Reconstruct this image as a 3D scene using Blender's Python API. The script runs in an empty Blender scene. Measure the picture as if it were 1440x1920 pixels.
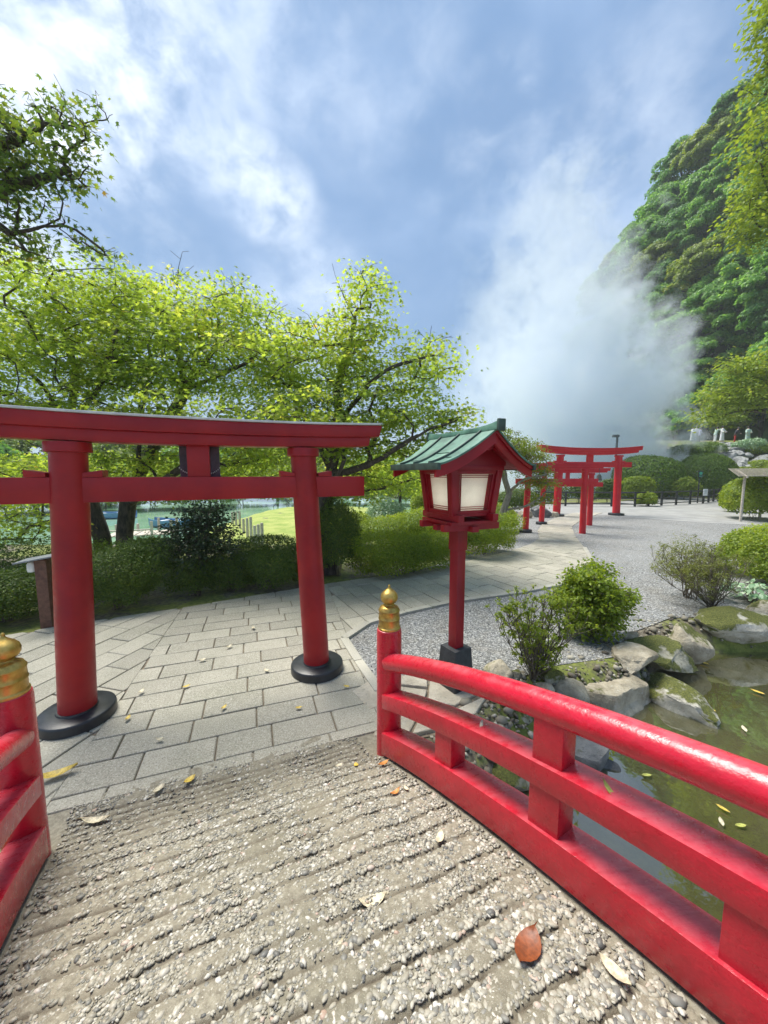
import bpy, bmesh, math, random
import numpy as np
from mathutils import Vector, Matrix

random.seed(7)
RNG = np.random.default_rng(7)
SC = bpy.context.scene
COL = SC.collection
R = math.radians

# ------------------------------------------------------------------ camera
EYE = 2.1
PITCH = R(6.0)
FOC = 683.0                      # focal length in pixels of the 1440 x 1920 photograph
cam_d = bpy.data.cameras.new('camera')
cam_d.sensor_fit = 'VERTICAL'
cam_d.sensor_height = 24.0
cam_d.lens = FOC / 1920 * 24.0
cam_d.clip_start = 0.05
cam_d.clip_end = 3000
cam = bpy.data.objects.new('camera', cam_d)
cam.location = (0, 0, EYE)
cam.rotation_euler = (R(90) - PITCH, 0, 0)
COL.objects.link(cam)
SC.camera = cam

# ------------------------------------------------------------------ light
SUN_AZ, SUN_EL = R(-52), R(66)   # azimuth from +Y (view direction), negative is left
wd = bpy.data.worlds.new('World')
SC.world = wd
wd.use_nodes = True
nt = wd.node_tree
nt.nodes.clear()


def wn(t, **kw):
    n = nt.nodes.new(t)
    for k, v in kw.items():
        setattr(n, k, v)
    return n


def wmath(op, a, b=None, c=None, clamp=False):
    n = wn('ShaderNodeMath', operation=op, use_clamp=clamp)
    for i, v in enumerate((a, b, c)):
        if v is None:
            continue
        if isinstance(v, (int, float)):
            n.inputs[i].default_value = v
        else:
            nt.links.new(v, n.inputs[i])
    return n.outputs[0]


def wmix(f, a, b):
    n = wn('ShaderNodeMix', data_type='RGBA')
    for s, v in ((n.inputs[0], f), (n.inputs[6], a), (n.inputs[7], b)):
        if isinstance(v, (int, float)):
            s.default_value = v
        elif isinstance(v, tuple):
            s.default_value = v
        else:
            nt.links.new(v, s)
    return n.outputs[2]


def wramp(v, lo, hi, a=0.0, b=1.0):
    n = wn('ShaderNodeMapRange', interpolation_type='SMOOTHSTEP')
    nt.links.new(v, n.inputs[0])
    for i, q in enumerate((lo, hi, a, b)):
        n.inputs[i + 1].default_value = q
    return n.outputs[0]


sky = wn('ShaderNodeTexSky', sky_type='NISHITA', sun_disc=False)
sky.sun_elevation = SUN_EL
sky.sun_rotation = SUN_AZ
sky.air_density = 1.0
sky.dust_density = 1.6
sky.ozone_density = 1.5
tc = wn('ShaderNodeTexCoord')
sep = wn('ShaderNodeSeparateXYZ')
nt.links.new(tc.outputs['Generated'], sep.inputs[0])
zc = wmath('ADD', wmath('MAXIMUM', sep.outputs[2], 0.0), 0.42)
cx = wmath('DIVIDE', sep.outputs[0], zc)
cy = wmath('DIVIDE', sep.outputs[1], zc)
comb = wn('ShaderNodeCombineXYZ')
nt.links.new(cx, comb.inputs[0])
nt.links.new(cy, comb.inputs[1])


def wnoise(scale, detail, rough, off, dist=0.0, vec=None):
    mp = wn('ShaderNodeMapping')
    if vec:
        mp.inputs['Location'].default_value = off
        mp.inputs['Scale'].default_value = (1.0, 1.0, 1.35)
        nt.links.new(tc.outputs['Generated'], mp.inputs[0])
        n = wn('ShaderNodeTexNoise')
        for k_, v_ in (('Scale', scale), ('Detail', detail), ('Roughness', rough), ('Distortion', dist)):
            n.inputs[k_].default_value = v_
        nt.links.new(mp.outputs[0], n.inputs['Vector'])
        return n.outputs['Fac']
    mp.inputs['Location'].default_value = off
    mp.inputs['Rotation'].default_value = (0, 0, R(24))
    mp.inputs['Scale'].default_value = (1.0, 0.85, 1)
    nt.links.new(comb.outputs[0], mp.inputs[0])
    n = wn('ShaderNodeTexNoise')
    n.inputs['Scale'].default_value = scale
    n.inputs['Detail'].default_value = detail
    n.inputs['Roughness'].default_value = rough
    n.inputs['Distortion'].default_value = dist
    nt.links.new(mp.outputs[0], n.inputs['Vector'])
    return n.outputs['Fac']


n_big = wnoise(0.75, 3, 0.5, (3.1, 1.7, 0), 0.25)
n_mid = wnoise(3.1, 5, 0.52, (0.4, 5.2, 1.3), 0.25, True)
n_fine = wnoise(6.5, 6, 0.56, (7.7, 2.2, 0.6), 0.3, True)
cover = wramp(wmath('ADD', wmath('MULTIPLY', n_big, 0.6), wmath('MULTIPLY', n_mid, 0.4)), 0.30, 0.62)
# grey-violet body of the cloud deck, lighter where it is thin
body = wmix(wramp(n_mid, 0.32, 0.70), (1.75, 3.0, 5.2, 1), (2.9, 4.2, 6.5, 1))
sky_gain = wn('ShaderNodeVectorMath', operation='MULTIPLY')
nt.links.new(sky.outputs[0], sky_gain.inputs[0])
sky_gain.inputs[1].default_value = (0.8, 1.0, 1.1)
base = wmix(wmath('MULTIPLY_ADD', cover, 0.42, 0.52), sky_gain.outputs[0], body)
# thin bright breaks where the sun comes through the deck
thin = wmath('MULTIPLY', wramp(wmath('ADD', wmath('MULTIPLY', n_mid, 0.55), wmath('MULTIPLY', n_fine, 0.45)), 0.54, 0.78), 0.10)


def lobe(px, py, width):
    """a break in the cloud deck in one direction of the sky"""
    a = (px - 720) / FOC
    b = -(py - 960) / FOC
    d = Vector((a, math.cos(PITCH) + b * math.sin(PITCH), -math.sin(PITCH) + b * math.cos(PITCH))).normalized()
    v = wn('ShaderNodeVectorMath', operation='DOT_PRODUCT')
    nt.links.new(tc.outputs['Generated'], v.inputs[0])
    v.inputs[1].default_value = d
    return wramp(v.outputs['Value'], math.cos(R(width)), 1.0)


brk = None
for px, py, w_, g in ((85, 20, 15, 1.1), (130, 95, 9, 0.55), (405, 270, 7, 0.45), (440, 305, 6, .55), (480, 340, 6, 0.6), (515, 375, 6, .6), (540, 420, 6, .3), (915, 205, 5, 0.32), (950, 185, 5, .35), (60, 470, 12, 0.6),
                      (200, 520, 14, 0.3), (560, 90, 9, 0.3), (360, 5, 12, 0.45), (590, 590, 11, 0.4), (1000, 310, 7, .22), (1180, 260, 11, .25), (870, 340, 7, .18), (700, 110, 12, .2)):
    q = wmath('MULTIPLY', lobe(px, py, w_), g)
    brk = q if brk is None else wmath('MAXIMUM', brk, q)
n_wisp = wnoise(15.0, 6, 0.6, (2.7, 9.2, 4.1), 0.3, True)
tex = wramp(wmath('ADD', wmath('MULTIPLY', n_fine, 0.45), wmath('ADD', wmath('MULTIPLY', n_mid, 0.25), wmath('MULTIPLY', n_wisp, 0.30))), 0.38, 0.66)
brk = wmath('MULTIPLY', brk, wmath('ADD', wmath('MULTIPLY', tex, 0.95), 0.05))
white = wmath('ADD', brk, thin, clamp=True)
final = wmix(white, base, (11.0, 11.6, 12.4, 1))
bg = wn('ShaderNodeBackground')
bg.inputs['Strength'].default_value = 0.060
nt.links.new(final, bg.inputs['Color'])
wo = wn('ShaderNodeOutputWorld')
nt.links.new(bg.outputs[0], wo.inputs['Surface'])

sun_d = bpy.data.lights.new('sun', 'SUN')
sun_d.energy = 3.1
sun_d.angle = R(30)
sun_d.color = (1.0, 0.95, 0.86)
sun = bpy.data.objects.new('sun', sun_d)
sv = Vector((math.sin(SUN_AZ) * math.cos(SUN_EL), math.cos(SUN_AZ) * math.cos(SUN_EL), math.sin(SUN_EL)))
sun.rotation_euler = sv.to_track_quat('Z', 'Y').to_euler()
sun.location = sv * 60
COL.objects.link(sun)

vs = SC.view_settings
vs.view_transform = 'Standard'
vs.look = 'None'
vs.gamma = 1.0
vs.exposure = 1.18
vs.use_curve_mapping = False
cy_ = SC.cycles
cy_.use_denoising = True
cy_.max_bounces = 14
cy_.diffuse_bounces = 4
cy_.glossy_bounces = 3
cy_.transmission_bounces = 5
cy_.transparent_max_bounces = 8
cy_.volume_bounces = 14
cy_.volume_step_rate = 1.0
cy_.volume_max_steps = 96
cy_.sample_clamp_indirect = 6.0


# ------------------------------------------------------------------ photo pixel -> place
def ray(px, py):
    a = (px - 720) / FOC
    b = -(py - 960) / FOC
    return np.array([a, math.cos(PITCH) + b * math.sin(PITCH), -math.sin(PITCH) + b * math.cos(PITCH)])


def gp(px, py, z=0.0):
    """the point at height z that is seen at that pixel"""
    r = ray(px, py)
    t = (z - EYE) / r[2]
    return np.array([r[0] * t, r[1] * t, z])


def dp(px, py, Y):
    """the point at distance Y that is seen at that pixel"""
    r = ray(px, py)
    t = Y / r[1]
    return np.array([r[0] * t, Y, EYE + r[2] * t])


# ------------------------------------------------------------------ materials
def new_mat(name):
    m = bpy.data.materials.new(name)
    m.use_nodes = True
    t = m.node_tree
    b = t.nodes['Principled BSDF']
    return m, t, b


class NT:
    def __init__(s, t):
        s.t = t

    def n(s, typ, ins=None, **kw):
        q = s.t.nodes.new(typ)
        for k, v in kw.items():
            setattr(q, k, v)
        for k, v in (ins or {}).items():
            s.set(q.inputs[k], v)
        return q

    def set(s, sock, v):
        if isinstance(v, bpy.types.NodeSocket):
            s.t.links.new(v, sock)
        elif isinstance(v, tuple) and len(v) == 3 and sock.type == 'RGBA':
            sock.default_value = (*v, 1)
        else:
            sock.default_value = v

    def coord(s, kind='Object'):
        return s.n('ShaderNodeTexCoord').outputs[kind]

    def pos(s):
        return s.n('ShaderNodeNewGeometry').outputs['Position']

    def noise(s, scale, detail=3, rough=0.55, vec=None, dist=0.0, out='Fac'):
        q = s.n('ShaderNodeTexNoise', {'Scale': scale, 'Detail': detail, 'Roughness': rough, 'Distortion': dist})
        if vec is not None:
            s.t.links.new(vec, q.inputs['Vector'])
        return q.outputs[out]

    def vor(s, scale, vec=None, out='Distance', feature='F1', rnd=1.0):
        q = s.n('ShaderNodeTexVoronoi', {'Scale': scale, 'Randomness': rnd}, feature=feature)
        if vec is not None:
            s.t.links.new(vec, q.inputs['Vector'])
        return q.outputs[out]

    def math(s, op, a, b=None, c=None, clamp=False):
        q = s.n('ShaderNodeMath', operation=op, use_clamp=clamp)
        for i, v in enumerate((a, b, c)):
            if v is not None:
                s.set(q.inputs[i], v)
        return q.outputs[0]

    def mr(s, v, lo, hi, a=0.0, b=1.0, smooth=True):
        q = s.n('ShaderNodeMapRange', interpolation_type='SMOOTHSTEP' if smooth else 'LINEAR')
        s.set(q.inputs[0], v)
        for i, w in enumerate((lo, hi, a, b)):
            q.inputs[i + 1].default_value = w
        return q.outputs[0]

    def mix(s, f, a, b, blend='MIX'):
        q = s.n('ShaderNodeMix', data_type='RGBA', blend_type=blend)
        s.set(q.inputs[0], f)
        s.set(q.inputs[6], a)
        s.set(q.inputs[7], b)
        return q.outputs[2]

    def ramp(s, v, stops, interp='LINEAR'):
        q = s.n('ShaderNodeValToRGB')
        q.color_ramp.interpolation = interp
        e = q.color_ramp.elements
        while len(e) < len(stops):
            e.new(0.5)
        for el, (p, c) in zip(e, stops):
            el.position = p
            el.color = (*c, 1)
        s.set(q.inputs[0], v)
        return q.outputs[0]

    def bump(s, h, strength=0.3, dist=0.01, normal=None):
        q = s.n('ShaderNodeBump', {'Strength': strength, 'Distance': dist, 'Height': h})
        if normal is not None:
            s.t.links.new(normal, q.inputs['Normal'])
        return q.outputs[0]

    def attr(s, name):
        return s.n('ShaderNodeAttribute', attribute_name=name).outputs['Fac']

    def orand(s):
        return s.n('ShaderNodeObjectInfo').outputs['Random']


def paint(name, c1, c2, rough=0.35, coat=0.35, chalk_sheen=0.25, bumpy=0.12, spec=0.5, pale=None, grain=None):
    """weathered gloss paint on timber: chalky fading and painted sky sheen on upward faces, brush and grain relief"""
    m, t, b = new_mat(name)
    k = NT(t)
    v = k.coord()
    n1 = k.noise(2.3, 5, 0.62, v)
    n2 = k.noise(19, 4, 0.6, v)
    col = k.mix(k.mr(n1, 0.35, 0.68), c1, c2)
    nz = k.n('ShaderNodeSeparateXYZ', {0: k.n('ShaderNodeNewGeometry').outputs['Normal']}).outputs[2]
    pale = pale or tuple(min(1, x * 0.8 + 0.10) for x in c1)
    # upward faces paler: weather chalking plus sky reflection put into the colour
    ch = k.math('MULTIPLY', k.mr(nz, 0.5, 0.95), k.mr(k.math('ADD', k.math('MULTIPLY', n1, 0.6), k.math('MULTIPLY', n2, 0.4)), 0.36, 0.66))
    col = k.mix(k.math('MULTIPLY', ch, chalk_sheen), col, pale)
    scr = k.mr(k.noise(46, 3, 0.7, v), 0.68, 0.76)
    col = k.mix(k.math('MULTIPLY', scr, 0.30), col, tuple(x * 0.35 for x in c1))
    gr = None
    if grain is not None:
        # timber grain and brush marks along the rail, flakes where the paint has lifted
        mp = k.n('ShaderNodeMapping')
        mp.inputs['Rotation'].default_value = (0, 0, grain)
        mp.inputs['Scale'].default_value = (1.6, 34, 34)
        t.links.new(v, mp.inputs[0])
        gr = k.noise(1.0, 5, 0.62, mp.outputs[0], 0.4)
        col = k.mix(k.math('MULTIPLY', k.mr(gr, 0.46, 0.72), 0.30), col, tuple(x * 0.55 for x in c2))
        fl = k.math('MULTIPLY', k.mr(k.noise(31, 5, 0.72, v), 0.66, 0.70), k.mr(k.noise(3.1, 3, 0.5, v), 0.50, 0.62))
        col = k.mix(k.math('MULTIPLY', fl, 0.7), col, (0.20, 0.045, 0.045))
    k.set(b.inputs['Base Color'], col)
    k.set(b.inputs['Roughness'], k.mr(n2, 0.3, 0.75, rough - 0.08, rough + 0.16))
    b.inputs['Specular IOR Level'].default_value = spec
    b.inputs['Coat Weight'].default_value = coat
    b.inputs['Coat Roughness'].default_value = 0.22
    hb = k.math('ADD', k.math('MULTIPLY', n2, 0.6), k.math('MULTIPLY', k.noise(110, 2, 0.5, v), 0.4))
    if gr is not None:
        hb = k.math('ADD', k.math('MULTIPLY', hb, 0.6), k.math('MULTIPLY', gr, 0.7))
    bm = k.bump(hb, bumpy, 0.01)
    k.set(b.inputs['Normal'], bm)
    k.set(b.inputs['Coat Normal'], bm)
    return m


def simple(name, col, rough=0.6, var=0.25, scale=8, bumpy=0.15, metal=0.0, spec=0.5, bscale=None):
    m, t, b = new_mat(name)
    k = NT(t)
    v = k.coord()
    n1 = k.noise(scale, 5, 0.6, v)
    lo = tuple(x * (1 - var) for x in col)
    hi = tuple(min(1, x * (1 + var)) for x in col)
    k.set(b.inputs['Base Color'], k.mix(k.mr(n1, 0.3, 0.7), lo, hi))
    b.inputs['Roughness'].default_value = rough
    b.inputs['Metallic'].default_value = metal
    b.inputs['Specular IOR Level'].default_value = spec
    k.set(b.inputs['Normal'], k.bump(k.noise(bscale or scale * 6, 4, 0.6, v), bumpy, 0.01))
    return m


def leaf_mat(name, stops, trans=0.45, tcol=(1.5, 1.35, 0.55), rough=0.42, spec=0.35):
    """leaf: colour differs from leaf to leaf, light passes through the blade"""
    m, t, b = new_mat(name)
    k = NT(t)
    a = k.attr('rnd')
    big = k.noise(0.9, 2, 0.5, k.pos())
    f = k.math('ADD', k.math('MULTIPLY', a, 0.72), k.math('MULTIPLY', k.mr(big, 0.3, 0.7), 0.28))
    col = k.ramp(f, stops)
    k.set(b.inputs['Base Color'], col)
    b.inputs['Roughness'].default_value = rough
    b.inputs['Specular IOR Level'].default_value = spec
    tr = k.n('ShaderNodeBsdfTranslucent')
    mul = k.n('ShaderNodeMix', data_type='RGBA', blend_type='MULTIPLY')
    mul.inputs[0].default_value = 1
    k.set(mul.inputs[6], col)
    mul.inputs[7].default_value = (*tcol, 1)
    k.set(tr.inputs['Color'], mul.outputs[2])
    mx = k.n('ShaderNodeMixShader')
    mx.inputs[0].default_value = trans
    t.links.new(b.outputs[0], mx.inputs[1])
    t.links.new(tr.outputs[0], mx.inputs[2])
    t.links.new(mx.outputs[0], t.nodes['Material Output'].inputs['Surface'])
    return m


MT = {}
MT['rail_red'] = paint('rail_red', (0.60, 0.008, 0.030), (0.46, 0.006, 0.020), 0.30, 0.40, 0.50, 0.34, 0.4, (0.66, 0.16, 0.19), R(58.6))
MT['torii_red'] = paint('torii_red', (0.38, 0.015, 0.017), (0.27, 0.009, 0.016), 0.38, 0.08, 0.10, 0.06, 0.3)
MT['torii_bright'] = paint('torii_bright', (0.62, 0.020, 0.030), (0.52, 0.014, 0.026), 0.36, 0.10, 0.08, 0.05, 0.3)
MT['lantern_red'] = paint('lantern_red', (0.36, 0.012, 0.020), (0.25, 0.008, 0.017), 0.38, 0.08, 0.08, 0.06, 0.3)
MT['black_lacquer'] = simple('black_lacquer', (0.022, 0.024, 0.028), 0.38, 0.35, 12, 0.08)
MT['black_stone'] = simple('black_stone', (0.035, 0.038, 0.042), 0.6, 0.3, 25, 0.25)
MT['dark_metal'] = simple('dark_metal', (0.02, 0.022, 0.022), 0.5, 0.3, 10, 0.1)
MT['grey_metal'] = simple('grey_metal', (0.22, 0.24, 0.26), 0.45, 0.15, 10, 0.05)
MT['plaque_wood'] = simple('plaque_wood', (0.075, 0.055, 0.075), 0.55, 0.3, 14, 0.1)
MT['brown_wood'] = simple('brown_wood', (0.14, 0.065, 0.042), 0.65, 0.35, 16, 0.2)
MT['pale_wood'] = simple('pale_wood', (0.48, 0.43, 0.35), 0.75, 0.25, 18, 0.2)
MT['grey_roof'] = simple('grey_roof', (0.20, 0.215, 0.23), 0.5, 0.2, 9, 0.1)
MT['chain'] = simple('chain', (0.55, 0.55, 0.52), 0.4, 0.2, 30, 0.1, metal=0.9)
MT['bronze'] = simple('bronze', (0.16, 0.15, 0.12), 0.5, 0.3, 20, 0.1, metal=0.6)
MT['white_panel'] = simple('white_panel', (0.75, 0.76, 0.74), 0.6, 0.06, 5, 0.02)
MT['boat_blue'] = simple('boat_blue', (0.10, 0.22, 0.38), 0.4, 0.15, 4, 0.05)
MT['skin'] = simple('skin', (0.50, 0.32, 0.24), 0.55, 0.05, 4, 0.02)
MT['hair'] = simple('hair', (0.03, 0.025, 0.02), 0.5, 0.2, 30, 0.1)


def gold():
    m, t, b = new_mat('gilt_brass')
    k = NT(t)
    v = k.coord()
    n1 = k.noise(9, 5, 0.65, v)
    n2 = k.noise(60, 3, 0.6, v)
    k.set(b.inputs['Base Color'], k.ramp(k.math('ADD', k.math('MULTIPLY', n1, .7), k.math('MULTIPLY', n2, .3)),
                                         [(0.3, (0.24, 0.13, 0.035)), (0.5, (0.55, 0.36, 0.09)), (0.72, (0.72, 0.52, 0.17))]))
    b.inputs['Metallic'].default_value = 0.85
    k.set(b.inputs['Roughness'], k.mr(n1, 0.3, 0.7, 0.30, 0.46))
    k.set(b.inputs['Normal'], k.bump(n2, 0.1, 0.01))
    return m


MT['gold'] = gold()


def copper_roof():
    m, t, b = new_mat('green_copper')
    k = NT(t)
    v = k.coord()
    n1 = k.noise(6, 5, 0.62, v)
    k.set(b.inputs['Base Color'], k.ramp(n1, [(0.3, (0.04, 0.10, 0.075)), (0.5, (0.085, 0.20, 0.145)), (0.7, (0.17, 0.31, 0.23))]))
    b.inputs['Roughness'].default_value = 0.48
    k.set(b.inputs['Normal'], k.bump(k.noise(40, 3, 0.6, v), 0.12, 0.01))
    return m


MT['copper'] = copper_roof()


def dark_copper():
    return simple('aged_copper_trim', (0.045, 0.075, 0.06), 0.5, 0.35, 12, 0.15)


MT['copper_dark'] = dark_copper()


def paper():
    m, t, b = new_mat('frosted_paper')
    k = NT(t)
    n1 = k.noise(120, 3, 0.6, k.coord())
    col = k.mix(k.mr(n1, 0.3, 0.7), (0.84, 0.85, 0.78), (0.92, 0.92, 0.86))
    k.set(b.inputs['Base Color'], col)
    b.inputs['Roughness'].default_value = 0.55
    tr = k.n('ShaderNodeBsdfTranslucent')
    k.set(tr.inputs['Color'], col)
    mx = k.n('ShaderNodeMixShader')
    mx.inputs[0].default_value = 0.6
    t.links.new(b.outputs[0], mx.inputs[1])
    t.links.new(tr.outputs[0], mx.inputs[2])
    t.links.new(mx.outputs[0], t.nodes['Material Output'].inputs['Surface'])
    return m


MT['paper'] = paper()


def paving(name, c=(0.345, 0.322, 0.258), by_obj=True):
    m, t, b = new_mat(name)
    k = NT(t)
    p = k.pos()
    rnd = k.orand() if by_obj else k.attr('rnd')
    n1 = k.noise(1.1, 5, 0.6, p)
    sp = k.noise(105, 3, 0.7, p)
    col = k.mix(rnd, tuple(x * 0.80 for x in c), tuple(x * 1.16 for x in c))
    col = k.mix(k.math('MULTIPLY', k.mr(n1, 0.38, 0.66), 0.5), col, (c[0] * 0.62, c[1] * 0.66, c[2] * 0.60))
    col = k.mix(k.math('MULTIPLY', k.mr(sp, 0.52, 0.66), 0.7), col, (0.56, 0.54, 0.47))
    col = k.mix(k.math('MULTIPLY', k.mr(sp, 0.46, 0.33), 0.7), col, (0.09, 0.09, 0.08))
    k.set(b.inputs['Base Color'], col)
    k.set(b.inputs['Roughness'], k.mr(n1, 0.3, 0.7, 0.55, 0.82))
    h = k.math('ADD', k.math('MULTIPLY', sp, 0.5), k.math('MULTIPLY', k.noise(28, 3, 0.6, p), 0.5))
    k.set(b.inputs['Normal'], k.bump(h, 0.35, 0.006))
    return m


MT['paving'] = paving('paving_granite')
MT['paving_far'] = paving('paving_granite_far', by_obj=False, c=(0.37, 0.345, 0.285))
MT['kerb'] = paving('kerb_stone', (0.40, 0.38, 0.32))


def ground_mat():
    m, t, b = new_mat('garden_soil')
    k = NT(t)
    p = k.pos()
    n1 = k.noise(0.7, 5, 0.6, p)
    n2 = k.noise(14, 5, 0.65, p)
    soil = k.mix(k.mr(n2, 0.3, 0.7), (0.085, 0.07, 0.048), (0.20, 0.175, 0.13))
    moss = k.mix(k.mr(n2, 0.3, 0.7), (0.085, 0.115, 0.018), (0.20, 0.22, 0.045))
    # moss covers the middle of the beds and thins out at the path
    col = k.mix(k.mr(k.math('ADD', n1, k.math('MULTIPLY', n2, 0.25)), 0.53, 0.66), soil, moss)
    k.set(b.inputs['Base Color'], col)
    b.inputs['Roughness'].default_value = 0.9
    k.set(b.inputs['Normal'], k.bump(k.noise(60, 4, 0.7, p), 0.6, 0.02))
    return m


MT['ground'] = ground_mat()


def gravel_mat():
    m, t, b = new_mat('grey_gravel')
    k = NT(t)
    p = k.pos()
    cellc = k.n('ShaderNodeTexVoronoi', {'Scale': 62.0}, feature='F1')
    t.links.new(p, cellc.inputs['Vector'])
    rnd = k.n('ShaderNodeSeparateXYZ', {0: cellc.outputs['Color']}).outputs[0]
    n1 = k.noise(0.5, 4, 0.6, p)
    n2 = k.noise(3.0, 4, 0.65, p)
    col = k.ramp(rnd, [(0.0, (0.065, 0.068, 0.067)), (0.35, (0.14, 0.145, 0.142)), (0.7, (0.235, 0.24, 0.235)), (1.0, (0.46, 0.46, 0.44))])
    col = k.mix(k.math('MULTIPLY', k.mr(n2, 0.42, 0.68), 0.35), col, (0.17, 0.15, 0.115))
    col = k.mix(k.math('MULTIPLY', k.mr(n1, 0.40, 0.65), 0.25), col, (0.33, 0.335, 0.33))
    k.set(b.inputs['Base Color'], col)
    b.inputs['Roughness'].default_value = 0.85
    h = k.math('SUBTRACT', 1.0, cellc.outputs['Distance'])
    k.set(b.inputs['Normal'], k.bump(h, 0.75, 0.012))
    return m


MT['gravel'] = gravel_mat()


def stone_bits(name, stops, rough=0.6):
    m, t, b = new_mat(name)
    k = NT(t)
    a = k.attr('rnd')
    col = k.ramp(a, stops)
    n = k.noise(130, 3, 0.6, k.pos())
    col = k.mix(k.math('MULTIPLY', k.mr(n, 0.4, 0.7), 0.35), col, (0.20, 0.18, 0.14))
    k.set(b.inputs['Base Color'], col)
    b.inputs['Roughness'].default_value = rough
    b.inputs['Specular IOR Level'].default_value = 0.4
    return m


MT['pebbles'] = stone_bits('deck_pebbles', [(0.0, (0.09, 0.092, 0.088)), (0.08, (0.19, 0.19, 0.17)), (0.30, (0.29, 0.272, 0.215)),
                                            (0.62, (0.375, 0.35, 0.275)), (0.86, (0.47, 0.445, 0.365)), (0.96, (0.64, 0.62, 0.55)), (1.0, (0.40, 0.28, 0.21))], 0.5)
MT['gravel_bits'] = stone_bits('gravel_bits', [(0.0, (0.09, 0.095, 0.10)), (0.5, (0.24, 0.25, 0.255)), (1.0, (0.55, 0.55, 0.54))], 0.7)


MT['bank_bits'] = stone_bits('bank_bits', [(0.0, (0.06, 0.05, 0.038)), (0.4, (0.16, 0.145, 0.11)), (0.8, (0.30, 0.28, 0.22)), (1.0, (0.45, 0.43, 0.36))], 0.8)


def mortar():
    m, t, b = new_mat('deck_mortar')
    k = NT(t)
    p = k.pos()
    n1 = k.noise(1.6, 5, 0.62, p)
    n2 = k.noise(42, 4, 0.7, p)
    n3 = k.noise(260, 2, 0.6, p)
    col = k.mix(k.mr(n2, 0.3, 0.72), (0.17, 0.15, 0.108), (0.315, 0.288, 0.215))
    col = k.mix(k.math('MULTIPLY', k.mr(n1, 0.45, 0.68), 0.45), col, (0.145, 0.135, 0.09))
    col = k.mix(k.math('MULTIPLY', k.mr(n3, 0.56, 0.70), 0.4), col, (0.55, 0.52, 0.44))
    # the grooves are a darker brown
    col = k.mix(k.math('MULTIPLY', k.attr('groove'), 0.85), col, (0.10, 0.078, 0.052))
    k.set(b.inputs['Base Color'], col)
    b.inputs['Roughness'].default_value = 0.85
    k.set(b.inputs['Normal'], k.bump(k.math('ADD', k.math('MULTIPLY', n2, 0.6), k.math('MULTIPLY', n3, 0.4)), 0.7, 0.008))
    return m


MT['mortar'] = mortar()


def rock_mat(name, c1, c2, moss=0.5, mosscol=((0.045, 0.055, 0.010), (0.15, 0.16, 0.03)), lichen=0.4):
    m, t, b = new_mat(name)
    k = NT(t)
    v = k.coord()
    r_ = k.n('ShaderNodeVectorMath', {0: v}, operation='ADD')
    rv = k.n('ShaderNodeCombineXYZ')
    ob = k.math('MULTIPLY', k.orand(), 37.0)
    for i in range(3):
        k.set(rv.inputs[i], ob)
    k.set(r_.inputs[1], rv.outputs[0])
    v = r_.outputs[0]
    n1 = k.noise(4.0, 6, 0.66, v)
    n2 = k.noise(26, 5, 0.68, v)
    n3 = k.noise(2.2, 4, 0.6, v)
    col = k.mix(k.mr(n1, 0.32, 0.68), c1, c2)
    col = k.mix(k.math('MULTIPLY', k.mr(n2, 0.55, 0.72), 0.5), col, tuple(x * 0.38 for x in c1))
    col = k.mix(k.math('MULTIPLY', k.mr(k.noise(9, 4, 0.7, v), 0.60, 0.68), lichen), col, (0.60, 0.60, 0.54))
    nz = k.n('ShaderNodeSeparateXYZ', {0: k.n('ShaderNodeNewGeometry').outputs['Normal']}).outputs[2]
    ms = k.math('ADD', k.math('MULTIPLY', nz, 0.10), k.math('ADD', n3, k.math('MULTIPLY', n2, 0.18)))
    f = k.mr(ms, 0.90 - 0.42 * moss, 0.98 - 0.42 * moss)
    mc = k.mix(k.mr(k.noise(70, 3, 0.7, v), 0.3, 0.7), mosscol[0], mosscol[1])
    col = k.mix(f, col, mc)
    k.set(b.inputs['Base Color'], col)
    b.inputs['Roughness'].default_value = 0.85
    h = k.math('ADD', k.math('MULTIPLY', n1, 0.5), k.math('ADD', k.math('MULTIPLY', n2, 0.35), k.math('MULTIPLY', k.noise(120, 3, 0.7, v), 0.15)))
    k.set(b.inputs['Normal'], k.bump(h, 0.9, 0.06))
    return m


MT['rock_pale'] = rock_mat('rock_pale', (0.25, 0.215, 0.15), (0.52, 0.47, 0.36), 0.38)
MT['rock_moss'] = rock_mat('rock_moss', (0.20, 0.19, 0.14), (0.42, 0.40, 0.31), 0.82)
MT['rock_half'] = rock_mat('rock_half', (0.23, 0.22, 0.17), (0.50, 0.48, 0.41), 0.66, lichen=0.8)
MT['rock_dark'] = rock_mat('rock_dark', (0.10, 0.105, 0.105), (0.24, 0.245, 0.24), 0.22)
MT['rock_far'] = rock_mat('rock_far', (0.16, 0.165, 0.165), (0.36, 0.37, 0.37), 0.25)
MT['flagstone'] = rock_mat('flagstone', (0.40, 0.36, 0.28), (0.58, 0.53, 0.43), 0.12, lichen=0.2)


def bark(name, c1, c2, scale=9):
    m, t, b = new_mat(name)
    k = NT(t)
    mp = k.n('ShaderNodeMapping')
    mp.inputs['Scale'].default_value = (1, 1, 0.28)
    t.links.new(k.pos(), mp.inputs[0])
    n1 = k.noise(scale * 2, 5, 0.66, mp.outputs[0])
    k.set(b.inputs['Base Color'], k.mix(k.mr(n1, 0.3, 0.7), c1, c2))
    b.inputs['Roughness'].default_value = 0.85
    k.set(b.inputs['Normal'], k.bump(n1, 0.5, 0.02))
    return m


MT['bark'] = bark('maple_bark', (0.030, 0.024, 0.020), (0.10, 0.082, 0.062))
MT['bark_pale'] = bark('pale_bark', (0.14, 0.12, 0.09), (0.30, 0.27, 0.21))
MT['stem'] = bark('shrub_stem', (0.075, 0.06, 0.042), (0.20, 0.165, 0.12), 20)

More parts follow.
